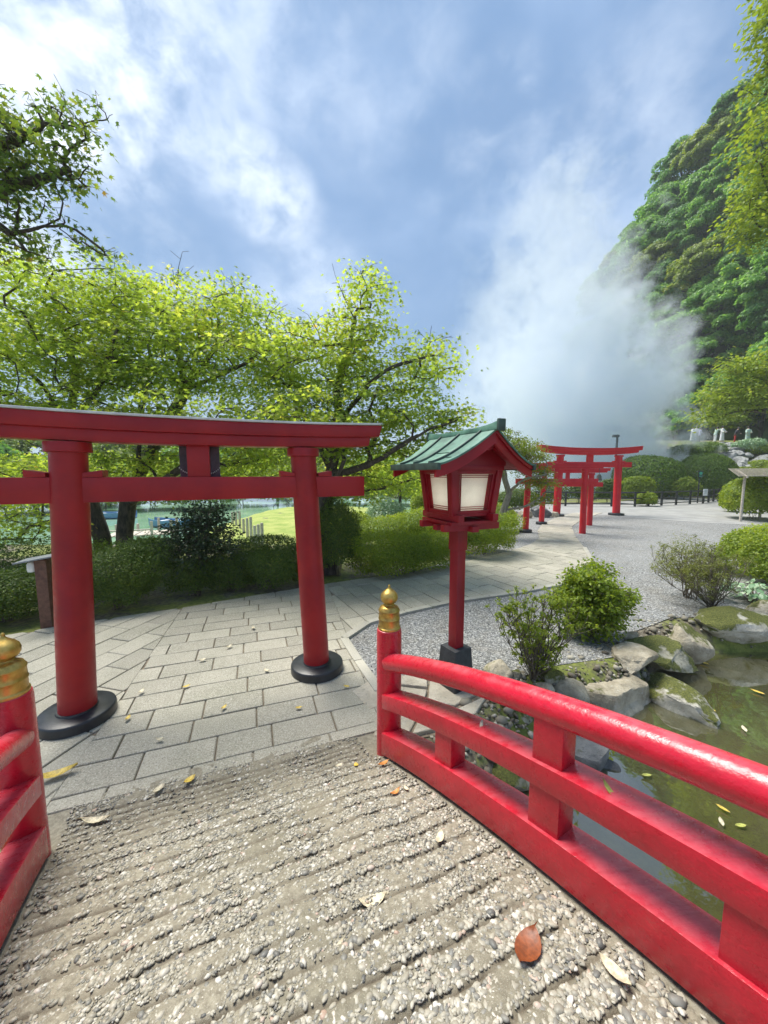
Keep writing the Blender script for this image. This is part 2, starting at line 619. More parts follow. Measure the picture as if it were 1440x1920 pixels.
MT['maple'] = leaf_mat('maple_leaf', [(0.0, (0.125, 0.195, 0.04)), (0.4, (0.195, 0.275, 0.048)), (0.75, (0.25, 0.32, 0.058)), (0.95, (0.33, 0.35, 0.08)), (1.0, (0.36, 0.24, 0.06))],
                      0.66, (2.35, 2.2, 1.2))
MT['maple_dark'] = leaf_mat('maple_leaf_shaded', [(0.0, (0.06, 0.12, 0.04)), (0.5, (0.10, 0.17, 0.04)), (0.9, (0.17, 0.23, 0.04)), (1.0, (0.25, 0.15, 0.05))],  # darker copy of the maple leaf, shade put into its colour
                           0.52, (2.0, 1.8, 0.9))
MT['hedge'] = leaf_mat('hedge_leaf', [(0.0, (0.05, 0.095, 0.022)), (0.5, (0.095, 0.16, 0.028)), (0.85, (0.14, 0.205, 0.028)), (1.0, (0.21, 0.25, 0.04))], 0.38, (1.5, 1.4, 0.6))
MT['hedge_lit'] = leaf_mat('azalea_leaf_lit', [(0.0, (0.10, 0.165, 0.022)), (0.45, (0.185, 0.265, 0.028)), (0.85, (0.26, 0.33, 0.035)), (1.0, (0.34, 0.38, 0.05))], 0.48, (2.0, 1.8, 0.7))  # brighter copy of the hedge leaf, sunlight put into its colour
MT['camellia'] = leaf_mat('camellia_leaf', [(0.0, (0.016, 0.036, 0.012)), (0.6, (0.034, 0.066, 0.018)), (1.0, (0.075, 0.10, 0.03))], 0.18, (1.5, 1.4, 0.6), 0.3, 0.5)
MT['topiary'] = leaf_mat('topiary_leaf', [(0.0, (0.075, 0.15, 0.02)), (0.5, (0.135, 0.23, 0.026)), (1.0, (0.21, 0.31, 0.036))], 0.25, (1.4, 1.3, 0.6))
MT['juniper'] = leaf_mat('juniper_leaf', [(0.0, (0.09, 0.12, 0.025)), (0.5, (0.16, 0.19, 0.035)), (1.0, (0.25, 0.26, 0.055))], 0.35, (1.4, 1.3, 0.6))
MT['hosta'] = leaf_mat('variegated_leaf', [(0.0, (0.10, 0.22, 0.10)), (0.5, (0.22, 0.36, 0.20)), (1.0, (0.58, 0.66, 0.50))], 0.25, (1.3, 1.3, 0.8))
MT['wood_leaf'] = leaf_mat('evergreen_leaf', [(0.0, (0.09, 0.21, 0.05)), (0.45, (0.15, 0.31, 0.07)), (0.85, (0.23, 0.40, 0.08)), (1.0, (0.31, 0.42, 0.08))], 0.5, (1.7, 1.7, 1.0))
MT['wood_leaf_dark'] = leaf_mat('cypress_leaf', [(0.0, (0.07, 0.18, 0.06)), (0.5, (0.12, 0.26, 0.075)), (1.0, (0.19, 0.34, 0.08))], 0.48, (1.7, 1.7, 1.0))
MT['wood_leaf_lit'] = leaf_mat('lit_tree_leaf', [(0.0, (0.13, 0.20, 0.03)), (0.5, (0.22, 0.31, 0.045)), (1.0, (0.33, 0.39, 0.07))], 0.5, (1.5, 1.4, 0.6))  # brighter copy of the wood leaf with sunlight in its colour
MT['red_tip'] = leaf_mat('red_shoot_leaf', [(0.0, (0.11, 0.19, 0.018)), (0.7, (0.21, 0.29, 0.03)), (0.92, (0.30, 0.26, 0.06)), (1.0, (0.38, 0.15, 0.06))], 0.48, (1.5, 1.3, 0.6))


def fallen(name, c):
    m, t, b = new_mat(name)
    k = NT(t)
    n = k.noise(55, 4, 0.6, k.coord())
    k.set(b.inputs['Base Color'], k.mix(k.mr(n, 0.35, 0.7), c, tuple(x * 0.55 for x in c)))
    b.inputs['Roughness'].default_value = 0.5
    k.set(b.inputs['Normal'], k.bump(n, 0.3, 0.004))
    return m


MT['leaf_brown'] = fallen('leaf_brown', (0.26, 0.07, 0.02))
MT['leaf_orange'] = fallen('leaf_orange', (0.66, 0.27, 0.07))
MT['leaf_yellow'] = fallen('leaf_yellow', (0.72, 0.52, 0.09))
MT['leaf_pale'] = fallen('leaf_pale', (0.74, 0.66, 0.46))
MT['leaf_green'] = fallen('leaf_green', (0.50, 0.52, 0.12))


def water_mat():
    """shallow murky pond: sky reflection over olive water through which the bed shows near the bank"""
    m, t, b = new_mat('pond_water')
    k = NT(t)
    p = k.pos()
    n = k.noise(2.5, 3, 0.5, p)
    k.set(b.inputs['Base Color'], k.mix(k.mr(k.noise(0.6, 3, 0.5, p), 0.3, 0.7), (0.085, 0.082, 0.032), (0.15, 0.138, 0.06)))
    b.inputs['Roughness'].default_value = 0.03
    b.inputs['IOR'].default_value = 1.33
    b.inputs['Specular IOR Level'].default_value = 0.5
    bp = k.bump(k.math('ADD', n, k.math('MULTIPLY', k.noise(11, 2, 0.5, p), 0.3)), 0.03, 0.05)
    k.set(b.inputs['Normal'], bp)
    tr = k.n('ShaderNodeBsdfTransparent', {'Color': (0.70, 0.69, 0.50, 1)})
    gl = k.n('ShaderNodeBsdfGlossy', {'Roughness': 0.02, 'Color': (0.9, 0.93, 0.95, 1)})
    k.set(gl.inputs['Normal'], bp)
    fr = k.n('ShaderNodeFresnel', {'IOR': 1.55})
    k.set(fr.inputs['Normal'], bp)
    m1 = k.n('ShaderNodeMixShader')
    m1.inputs[0].default_value = 0.42
    t.links.new(b.outputs[0], m1.inputs[1])
    t.links.new(tr.outputs[0], m1.inputs[2])
    m2 = k.n('ShaderNodeMixShader')
    k.set(m2.inputs[0], k.math('MULTIPLY', fr.outputs[0], 3.2, clamp=True))
    t.links.new(m1.outputs[0], m2.inputs[1])
    t.links.new(gl.outputs[0], m2.inputs[2])
    t.links.new(m2.outputs[0], t.nodes['Material Output'].inputs['Surface'])
    return m


MT['water'] = water_mat()


def teal_mat():
    m, t, b = new_mat('teal_water')
    k = NT(t)
    p = k.pos()
    k.set(b.inputs['Base Color'], k.mix(k.mr(k.noise(0.4, 3, 0.5, p), 0.3, 0.7), (0.20, 0.38, 0.25), (0.34, 0.50, 0.36)))
    b.inputs['Roughness'].default_value = 0.08
    k.set(b.inputs['Normal'], k.bump(k.noise(3, 3, 0.5, p), 0.06, 0.05))
    return m


MT['teal'] = teal_mat()


def lawn_mat():
    m, t, b = new_mat('lawn_grass')
    k = NT(t)
    p = k.pos()
    n = k.noise(1.2, 5, 0.6, p)
    n2 = k.noise(24, 4, 0.7, p)
    c = k.mix(k.mr(n, 0.3, 0.7), (0.22, 0.30, 0.05), (0.42, 0.44, 0.12))
    c = k.mix(k.math('MULTIPLY', k.mr(n2, 0.4, 0.7), 0.5), c, (0.12, 0.19, 0.03))
    k.set(b.inputs['Base Color'], c)
    b.inputs['Roughness'].default_value = 0.9
    k.set(b.inputs['Normal'], k.bump(n2, 0.6, 0.05))
    return m


MT['lawn'] = lawn_mat()
MT['pale_cap'] = simple('cap_pale_metal', (0.62, 0.60, 0.58), 0.4, 0.12, 10, 0.05, metal=0.3)
MT['plaza'] = simple('plaza_concrete', (0.28, 0.28, 0.268), 0.8, 0.14, 1.3, 0.25, bscale=60)
MT['hill'] = simple('hill_soil', (0.06, 0.105, 0.032), 0.95, 0.4, 0.5, 0.4)


# ------------------------------------------------------------------ mesh helpers
def link(name, me, mat=None, parent=None):
    o = bpy.data.objects.new(name, me)
    COL.objects.link(o)
    if mat is not None and me is not None and len(me.materials) == 0:
        me.materials.append(MT[mat] if isinstance(mat, str) else mat)
    if parent is not None:
        o.parent = parent
    return o


def tag(o, label=None, cat=None, group=None, kind=None):
    if label:
        o['label'] = label
    if cat:
        o['category'] = cat
    if group:
        o['group'] = group
    if kind:
        o['kind'] = kind
    return o


def thing(name, label, cat, loc=(0, 0, 0), rotz=0.0, group=None):
    o = bpy.data.objects.new(name, None)
    o.empty_display_size = 0.1
    COL.objects.link(o)
    o.location = loc
    o.rotation_euler = (0, 0, rotz)
    return tag(o, label, cat, group)


def dup(root, loc=None, rotz=None, scale=None, label=None, group=None):
    r = root.copy()
    COL.objects.link(r)
    if loc is not None:
        r.location = loc
    if rotz is not None:
        r.rotation_euler = (0, 0, rotz)
    if scale is not None:
        r.scale = scale if isinstance(scale, tuple) else (scale,) * 3
    if label:
        r['label'] = label
    if group:
        r['group'] = group
    for ch in list(root.children):
        c = ch.copy()
        COL.objects.link(c)
        c.parent = r
        for g in list(ch.children):
            d = g.copy()
            COL.objects.link(d)
            d.parent = c
    return r


def np_mesh(name, V, F, smooth=False, attrs=None, sharp=None):
    """V (n,3) vertices; F list of (m,k) int arrays"""
    me = bpy.data.meshes.new(name)
    V = np.asarray(V, dtype=np.float32)
    if isinstance(F, np.ndarray):
        F = [F]
    F = [f for f in F if len(f)]
    me.vertices.add(len(V))
    me.vertices.foreach_set('co', V.ravel())
    nl = sum(f.size for f in F)
    npoly = sum(len(f) for f in F)
    me.loops.add(nl)
    me.polygons.add(npoly)
    me.loops.foreach_set('vertex_index', np.concatenate([f.ravel() for f in F]).astype(np.int32))
    tot = np.concatenate([np.full(len(f), f.shape[1]) for f in F])
    st = np.concatenate([[0], np.cumsum(tot)[:-1]]).astype(np.int32)
    me.polygons.foreach_set('loop_start', st)
    me.update(calc_edges=True)
    me.polygons.foreach_set('use_smooth', np.full(npoly, smooth))
    for an, av in (attrs or {}).items():
        a = me.attributes.new(an, 'FLOAT', 'POINT')
        a.data.foreach_set('value', np.asarray(av, dtype=np.float32))
    me.validate()
    if sharp is not None:
        me.set_sharp_from_angle(angle=R(sharp))
    return me


class MB:
    """collects simple shapes into one mesh"""

    def __init__(s):
        s.v = []
        s.f = []

    def add(s, verts, faces, M=None):
        b = len(s.v)
        for q in verts:
            q = Vector(q)
            if M is not None:
                q = M @ q
            s.v.append(tuple(q))
        for f in faces:
            s.f.append(tuple(i + b for i in f))
        return s

    def box(s, c, d, M=None, taper=(1, 1)):
        x, y, z = (k / 2 for k in d)
        vs_ = []
        for sz in (-1, 1):
            tx, ty = taper if sz > 0 else (1, 1)
            for sx, sy in ((-1, -1), (1, -1), (1, 1), (-1, 1)):
                vs_.append((c[0] + sx * x * tx, c[1] + sy * y * ty, c[2] + sz * z))
        return s.add(vs_, [(3, 2, 1, 0), (4, 5, 6, 7), (0, 1, 5, 4), (1, 2, 6, 5), (2, 3, 7, 6), (3, 0, 4, 7)], M)

    def lathe(s, prof, n=24, M=None, c=(0, 0, 0)):
        vs_, fs = [], []
        for r_, z in prof:
            for i in range(n):
                a = 2 * math.pi * i / n
                vs_.append((c[0] + r_ * math.cos(a), c[1] + r_ * math.sin(a), c[2] + z))
        for k in range(len(prof) - 1):
            for i in range(n):
                j = (i + 1) % n
                fs.append((k * n + i, k * n + j, (k + 1) * n + j, (k + 1) * n + i))
        fs.append(tuple(range(n - 1, -1, -1)))
        fs.append(tuple((len(prof) - 1) * n + i for i in range(n)))
        return s.add(vs_, fs, M)

    def tube(s, pts, rad, n=10, M=None):
        pts = [Vector(p) for p in pts]
        rad = rad if isinstance(rad, (list, tuple)) else [rad] * len(pts)
        vs_, fs = [], []
        prev = None
        for i, p in enumerate(pts):
            d = (pts[min(i + 1, len(pts) - 1)] - pts[max(i - 1, 0)]).normalized()
            if prev is None:
                u = d.orthogonal().normalized()
            else:
                u = (prev - d * prev.dot(d)).normalized()
            prev = u
            w = d.cross(u)
            for k in range(n):
                a = 2 * math.pi * k / n
                vs_.append(p + (u * math.cos(a) + w * math.sin(a)) * rad[i])
        for i in range(len(pts) - 1):
            for k in range(n):
                j = (k + 1) % n
                fs.append((i * n + k, i * n + j, (i + 1) * n + j, (i + 1) * n + k))
        fs.append(tuple(range(n - 1, -1, -1)))
        fs.append(tuple((len(pts) - 1) * n + k for k in range(n)))
        return s.add(vs_, fs, M)

    def sweep(s, sections, M=None):
        """sections: list of equal-length loops of 3-D points"""
        n = len(sections[0])
        vs_ = [p for q in sections for p in q]
        fs = []
        for i in range(len(sections) - 1):
            for k in range(n):
                j = (k + 1) % n
                fs.append((i * n + k, i * n + j, (i + 1) * n + j, (i + 1) * n + k))
        fs.append(tuple(range(n - 1, -1, -1)))
        fs.append(tuple((len(sections) - 1) * n + k for k in range(n)))
        return s.add(vs_, fs, M)

    def prism(s, poly, z0, z1, M=None, inset=0.0):
        n = len(poly)
        vs_ = [(x, y, z0) for x, y in poly] + [(x, y, z1) for x, y in poly]
        fs = [tuple(range(n - 1, -1, -1)), tuple(range(n, 2 * n))]
        fs += [(i, (i + 1) % n, n + (i + 1) % n, n + i) for i in range(n)]
        return s.add(vs_, fs, M)

    def mesh(s, name, smooth=True, sharp=38, bevel=0.0, seg=2):
        me = bpy.data.meshes.new(name)
        me.from_pydata(s.v, [], s.f)
        me.update()
        bm = bmesh.new()
        bm.from_mesh(me)
        bmesh.ops.recalc_face_normals(bm, faces=bm.faces)
        if bevel:
            ed = [e for e in bm.edges if len(e.link_faces) == 2 and e.calc_face_angle(0) > R(40)]
            bmesh.ops.bevel(bm, geom=ed, offset=bevel, segments=seg, affect='EDGES', profile=0.6, clamp_overlap=True)
        bm.to_mesh(me)
        bm.free()
        if smooth:
            me.polygons.foreach_set('use_smooth', [True] * len(me.polygons))
            me.set_sharp_from_angle(angle=R(sharp))
        return me

    def part(s, name, mat, parent=None, **kw):
        return link(name, s.mesh(name, **kw), mat, parent)


def unit(v):
    return v / np.maximum(np.linalg.norm(v, axis=-1, keepdims=True), 1e-9)


def sm(x, a, b):
    t = np.clip((x - a) / (b - a), 0, 1)
    return t * t * (3 - 2 * t)


# ------------------------------------------------------------------ foliage
def star(n=5, inner=0.36):
    """palmate maple leaf outline, tip lobe along +x"""
    pts = [(-0.25, 0.0)]
    lob = [(-100, 0.62), (-52, 0.88), (0, 1.0), (52, 0.88), (100, 0.62)]
    for i, (a, r_) in enumerate(lob):
        pts.append((r_ * math.cos(R(a)) * 0.75, r_ * math.sin(R(a)) * 0.75))
        if i < len(lob) - 1:
            b = R((a + lob[i + 1][0]) / 2)
            pts.append((inner * math.cos(b) * 0.75, inner * math.sin(b) * 0.75))
    p = np.array(pts)
    z = -0.16 * (p[:, 0] ** 2 + p[:, 1] ** 2)
    return np.column_stack([p, z])


LEAF = {
    'maple': star(),
    'oval': np.array([(-0.5, 0, 0), (-0.15, -0.27, 0.05), (0.25, -0.22, 0.03), (0.55, 0, -0.05), (0.25, 0.22, 0.03), (-0.15, 0.27, 0.05)]),
    'diamond': np.array([(-0.5, 0, 0), (0.05, -0.28, 0.06), (0.55, 0, -0.04), (0.05, 0.28, 0.06)]),
    'needle': np.array([(-0.5, 0, 0), (0.0, -0.11, 0.03), (0.6, 0, 0), (0.0, 0.11, 0.03)]),
    'clump': np.array([(-0.5, -0.08, 0), (-0.1, -0.36, 0.08), (0.38, -0.22, -0.02), (0.56, 0.10, -0.1), (0.1, 0.36, 0.06), (-0.34, 0.28, 0.05)]),
}


def leaves_mesh(name, P, N, D, S, shape, rnd):
    sh = LEAF[shape]
    k = len(sh)
    N = unit(N)
    T = unit(D - N * np.sum(D * N, axis=1, keepdims=True))
    B = np.cross(N, T)
    V = P[:, None, :] + S[:, None, None] * (sh[None, :, 0, None] * T[:, None, :] + sh[None, :, 1, None] * B[:, None, :] + sh[None, :, 2, None] * N[:, None, :])
    n = len(P)
    return np_mesh(name, V.reshape(-1, 3), np.arange(n * k).reshape(n, k), False, {'rnd': np.repeat(rnd, k)})


class Skel:
    """branch skeleton: nodes with parents, pipe-model radii"""

    def __init__(s):
        s.p = []
        s.par = []

    def node(s, p, par):
        s.p.append(np.array(p, float))
        s.par.append(par)
        return len(s.p) - 1

    def line(s, pts, par=-1, step=0.3):
        i = par
        for a in range(len(pts)):
            q = np.array(pts[a], float)
            if i >= 0 and a > 0 or (par >= 0 and a == 0):
                p0 = s.p[i]
                m = max(1, int(np.linalg.norm(q - p0) / step))
                for k in range(1, m + 1):
                    i = s.node(p0 + (q - p0) * k / m, i)
            else:
                i = s.node(q, i)
        return i

    def reach(s, c, rng, step=0.35, wig=0.12, lift=0.25, zpen=1.3):
        P = np.array(s.p)
        d = np.linalg.norm(P - c, axis=1)
        cost = d + zpen * np.maximum(0, P[:, 2] - c[2] + 0.25 * d)
        j = int(np.argmin(cost))
        p0 = P[j]
        L = d[j]
        if L < 0.05:
            return j
        par = s.par[j]
        dirp = unit((p0 - P[par])[None])[0] if par >= 0 else np.array([0, 0, 1.0])
        c1 = p0 + dirp * L * 0.30 + np.array([0, 0, lift * L * 0.3])
        c2 = p0 + (c - p0) * 0.66 + np.array([0, 0, lift * L * 0.22])
        m = max(2, int(L / step))
        i = j
        for k in range(1, m + 1):
            t = k / m
            q = (1 - t) ** 3 * p0 + 3 * (1 - t) ** 2 * t * c1 + 3 * (1 - t) * t * t * c2 + t ** 3 * c
            if k < m:
                q = q + rng.normal(0, wig * L / m, 3)
            i = s.node(q, i)
        return i

    def mesh(s, name, r_base, tip=0.005, ex=2.3, nmax=8, zroot=None):
        P = np.array(s.p)
        par = np.array(s.par)
        n = len(P)
        acc = np.zeros(n)
        main = np.full(n, -1)
        best = np.zeros(n)
        has = np.zeros(n, bool)
        has[par[par >= 0]] = True
        acc[~has] = tip ** ex
        for i in range(n - 1, 0, -1):
            q = par[i]
            if q >= 0:
                acc[q] += acc[i]
                if acc[i] > best[q]:
                    best[q] = acc[i]
                    main[q] = i
        r = acc ** (1 / ex)
        # stretch radii so that the root has the wanted thickness and tips stay thin
        g = math.log(r_base / tip) / max(1e-6, math.log(r[0] / tip)) if r[0] > tip * 1.01 else 1
        r = tip * (r / tip) ** g
        seg = np.where(par >= 0)[0]
        dseg = np.zeros((n, 3))
        dseg[seg] = unit(P[seg] - P[par[seg]])
        dn = dseg.copy()
        hm = main >= 0
        dn[hm] = dn[hm] + dseg[main[hm]]
        dn = unit(dn)
        ref = np.array([0.71, -0.70, 0.12])

        def frame(d):
            u = unit(np.cross(d, ref))
            return u, np.cross(d, u)
        V, F = [], []
        base = 0
        for lo, hi, k in ((0.03, 1e9, nmax), (0.0, 0.03, 4)):
            sel = seg[(r[seg] >= lo) & (r[seg] < hi)]
            if not len(sel):
                continue
            q = par[sel]
            ismain = main[q] == sel
            d0 = np.where(ismain[:, None], dn[q], dseg[sel])
            r0 = np.where(ismain, r[q], np.minimum(r[q], r[sel] * 1.3))
            d1 = dn[sel]
            a = np.linspace(0, 2 * math.pi, k, endpoint=False)
            ca, sa = np.cos(a), np.sin(a)
            rings = []
            for pp, dd, rr in ((P[q], d0, r0), (P[sel], d1, r[sel])):
                u, w = frame(dd)
                rings.append(pp[:, None] + rr[:, None, None] * (u[:, None] * ca[None, :, None] + w[:, None] * sa[None, :, None]))
            vv = np.stack(rings, 1).reshape(-1, 3)
            m = len(sel)
            b0 = (np.arange(m) * 2 * k)[:, None] + base
            i0 = np.arange(k)
            i1 = (i0 + 1) % k
            f = np.stack([b0 + i0, b0 + i1, b0 + k + i1, b0 + k + i0], -1).reshape(-1, 4)
            V.append(vv)
            F.append(f)
            base += len(vv)
        return np_mesh(name, np.concatenate(V), F, True)


def pads_in(ells, n, rng, mind=0.45):
    """pad centres spread through a list of ellipsoids (centre, radii)"""
    vol = np.array([e[1][0] * e[1][1] * e[1][2] for e in ells]) ** 0.75
    cnt = np.maximum(1, np.round(n * vol / vol.sum())).astype(int)
    out = []
    for (c, r_), m in zip(ells, cnt):
        tries = 0
        got = 0
        while got < m and tries < m * 25:
            tries += 1
            q = rng.normal(0, 1, 3)
            q = q / np.linalg.norm(q) * rng.random() ** (1 / 2.4)
            p = np.array(c) + q * np.array(r_)
            if all(np.linalg.norm((p - o) * (1, 1, 1.8)) > mind for o in out[-80:]):
                out.append(p)
                got += 1
    return out


def maple(name, label, trunk, limbs, ells, npads, per_pad, rng, leaf=0.075, pad_r=(0.45, 0.85), r_base=0.12, mat='maple', barkm='bark',
          shape='maple', group=None, cat='tree', flat=0.16, twigs=6, mind=0.45, tip=0.004, bare=(), tilt=0.5):
    root = thing(name, label, cat, tuple(trunk[0]), 0, group)
    org = np.array(trunk[0], float)
    sk = Skel()
    end = sk.line([np.array(p) - org for p in trunk], -1, 0.25)
    for lb in limbs:
        pts = [np.array(p) - org for p in lb]
        P = np.array(sk.p)
        j = int(np.argmin(np.linalg.norm(P - pts[0], axis=1)))
        # soften the limb with a Catmull-Rom pass
        pts = [sk.p[j]] + pts[1:]
        fine = []
        for a in range(len(pts) - 1):
            p0, p1, p2, p3 = pts[max(a - 1, 0)], pts[a], pts[a + 1], pts[min(a + 2, len(pts) - 1)]
            for t in np.linspace(0, 1, 5)[1:]:
                fine.append(0.5 * (2 * p1 + (p2 - p0) * t + (2 * p0 - 5 * p1 + 4 * p2 - p3) * t * t + (3 * p1 - p0 - 3 * p2 + p3) * t ** 3) + rng.normal(0, 0.012, 3))
        sk.line(fine, j, 0.2)
    ells = [(np.array(c) - org, r_) for c, r_ in ells]
    pads = pads_in(ells, npads, rng, mind)
    P0 = np.array(sk.p)
    pads.sort(key=lambda c: np.min(np.linalg.norm(P0 - c, axis=1)))
    PP, NN, DD, SS = [], [], [], []
    for c in pads:
        i = sk.reach(c, rng, 0.3, 0.10, 0.15)
        Rp = rng.uniform(*pad_r)
        par = sk.par[i]
        ax = sk.p[i] - sk.p[par]
        ax[2] *= 0.3
        ax = ax / (np.linalg.norm(ax) + 1e-9)
        for t in range(twigs):
            a = rng.uniform(-2.2, 2.2)
            d = np.array([ax[0] * math.cos(a) - ax[1] * math.sin(a), ax[0] * math.sin(a) + ax[1] * math.cos(a), rng.uniform(-0.15, 0.3)])
            e = c + d * Rp * rng.uniform(0.55, 0.95)
            m_ = sk.node(c + (e - c) * 0.5 + rng.normal(0, 0.03, 3), i)
            sk.node(e, m_)
        n = int(per_pad * rng.uniform(0.7, 1.3) * (Rp / np.mean(pad_r)) ** 2)
        rr = Rp * np.sqrt(rng.random(n)) * (1 + 0.25 * rng.normal(0, 1, n))
        th = rng.uniform(0, 2 * math.pi, n)
        rad = np.stack([np.cos(th), np.sin(th), np.zeros(n)], 1)
        # the pad is tilted outwards a little, so sprays overlap like shingles
        z = rng.normal(0, flat * Rp, n) - 0.22 * rr * rr / Rp + (rad @ ax) * rr * -0.12
        PP.append(c + rad * rr[:, None] + np.stack([0 * z, 0 * z, z], 1))
        NN.append(np.array([0, 0, 1.0]) + rad * 0.35 + rng.normal(0, tilt, (n, 3)))
        DD.append(rad + ax * 0.5 + rng.normal(0, 0.5, (n, 3)) + np.array([0, 0, -0.35]))
        SS.append(leaf * rng.uniform(0.7, 1.25, n))
    for b in bare:
        pts = [np.array(p) - org for p in b]
        i = sk.reach(pts[0], rng)
        i = sk.line(pts[1:], i, 0.12)
        for t in range(8):
            j = max(0, i - rng.integers(0, 6))
            q = sk.p[j]
            sk.node(q + rng.normal(0, 0.10, 3) + np.array([0, 0, 0.08]), j)
    PP, NN, DD, SS = map(np.concatenate, (PP, NN, DD, SS))
    link('trunk', sk.mesh('trunk', r_base, tip), barkm, root)
    link('crown', leaves_mesh('crown', PP, NN, DD, SS, shape, rng.random(len(PP))), mat, root)
    return root


def bump_fn(rng, k=14, amp=0.12):
    d = unit(rng.normal(0, 1, (k, 3)))
    w = rng.uniform(0.5, 1.0, k) * amp

    def f(q):
        c = q @ d.T
        return 1 + (w * np.exp((c - 1) * 9)).sum(1) - amp * 0.5
    return f


def shrub(name, label, base, radii, n, rng, leaf=0.03, mat='hedge', p=2.0, zc=None, lumps=0.14, depth=0.16, shape='diamond', stems=9, rotz=0.0, cat='shrub',
          group=None, stemr=0.012, low=-0.55, up=0.35, stem_mat='stem', bias=0.0, skirt=1.0, rough=0.05, jit=0.55):
    """clipped or rounded bush: a thick shell of leaves with sprigs standing out, on bare stems"""
    root = thing(name, label, cat, tuple(base), rotz, group)
    rx, ry, rz = radii
    zc = rz * 0.98 if zc is None else zc
    q = unit(rng.normal(0, 1, (int(n * 1.7), 3)))
    q = q[q[:, 2] > low][:n]
    n = len(q)
    rad = (np.abs(q) ** p).sum(1) ** (-1 / p)
    f = bump_fn(rng, 22, lumps)(q) if lumps else np.ones(n)
    dep = rng.exponential(depth, n)
    sc_ = rad * f * np.clip(1 - dep + rng.normal(0, rough, n), 0.1, 1.3)
    P = q * sc_[:, None] * np.array([rx, ry, rz])
    if skirt != 1.0:
        k = 1 + (skirt - 1) * sm(-P[:, 2], -rz * 0.3, rz)
        P[:, :2] *= k[:, None]
    P[:, 2] += zc
    keep = P[:, 2] > 0.02
    P, q = P[keep], q[keep]
    n = len(P)
    out = unit(q / np.array([rx, ry, rz]))
    N = out + np.array([0, 0, up]) + rng.normal(0, jit, (n, 3))
    D = out * 0.6 + np.array([0, 0, 0.5]) + rng.normal(0, 0.6, (n, 3))
    link('foliage', leaves_mesh('foliage', P, N, D, leaf * rng.uniform(0.65, 1.3, n), shape, np.clip(rng.random(n) + bias, 0, 1)), mat, root)
    sk = Skel()
    r0 = sk.node((0, 0, -0.03), -1)
    for i in range(stems):
        a = rng.uniform(0, 2 * math.pi)
        w = rng.uniform(0.15, 0.62)
        b = sk.node((rng.normal(0, 0.10) * rx, rng.normal(0, 0.10) * ry, 0.0), r0)
        e = np.array([math.cos(a) * rx * w, math.sin(a) * ry * w, zc + rz * rng.uniform(0.0, 0.55)])
        m_ = sk.node(sk.p[b] * 0.55 + e * 0.45 + rng.normal(0, 0.03, 3) * rx, b)
        t_ = sk.node(e, m_)
        for g in range(3):
            sk.node(e + unit(rng.normal(0, 1, 3)[None])[0] * np.array([rx, ry, rz]) * 0.38, t_)
            sk.node(sk.p[m_] + unit(rng.normal(0, 1, 3)[None])[0] * np.array([rx, ry, rz]) * 0.36 + np.array([0, 0, rz * .2]), m_)
    if stems:
        link('stems', sk.mesh('stems', stemr * 3.0, stemr * 0.25, nmax=6), stem_mat, root)
    return root


def wood_tree(name, label, rng, w=4.2, h=7.5, npads=46, per=70, leaf=0.42, mat='wood_leaf', trunk_r=0.22, z0=2.0, cone=0.0, group=None, flat=0.52, padr=(0.75, 1.35), barkm='bark'):
    """broad tree of the hillside wood with tiers of foliage on spreading limbs"""
    root = thing(name, label, 'tree', (0, 0, 0), 0, group)
    sk = Skel()
    sk.line([(0, 0, -1.5), (0.1, 0, h * 0.35), (rng.normal(0, 0.3), rng.normal(0, 0.3), h * 0.8)], -1, 0.5)
    PP, NN, DD, SS = [], [], [], []
    pads = []
    for i in range(npads):
        u = rng.random() ** 0.8
        a = rng.uniform(0, 2 * math.pi)
        z = z0 + (h - z0) * u
        prof = (1 - u) * 1.0 + 0.15 if cone else math.sqrt(max(0.02, 1 - (2 * max(u, 0.22) - 0.72) ** 2 / 1.75))
        rr = w * prof * math.sqrt(rng.uniform(0.12, 1))
        pads.append(np.array([math.cos(a) * rr, math.sin(a) * rr, z]))
    pads.sort(key=lambda c: math.hypot(c[0], c[1]))
    for c in pads:
        sk.reach(c, rng, 0.8, 0.1, 0.1)
        Rp = rng.uniform(*padr)
        n = int(per * rng.uniform(0.75, 1.3))
        o = np.array([c[0], c[1], 0.0])
        o = o / (np.linalg.norm(o) + 0.3)
        rr = Rp * np.sqrt(rng.random(n))
        th = rng.uniform(0, 2 * math.pi, n)
        rad = np.stack([np.cos(th), np.sin(th), np.zeros(n)], 1)
        z = rng.normal(0, 0.16 * Rp, n) + flat * Rp * (1 - (rr / Rp) ** 2) - 0.15 * (rad @ o) * rr
        PP.append(c + rad * rr[:, None] + np.stack([0 * z, 0 * z, z], 1))
        NN.append(np.array([0, 0, 1.0]) + rad * 0.9 * (rr / Rp)[:, None] + o * 0.35 + rng.normal(0, 0.6, (n, 3)))
        DD.append(rad + rng.normal(0, 0.5, (n, 3)) + np.array([0, 0, -0.3]))
        SS.append(leaf * rng.uniform(0.6, 1.25, n))
    PP, NN, DD, SS = map(np.concatenate, (PP, NN, DD, SS))
    link('trunk', sk.mesh('trunk', trunk_r, 0.02, nmax=7), barkm, root)
    link('crown', leaves_mesh('crown', PP, NN, DD, SS, 'clump', rng.random(len(PP))), mat, root)
    return root


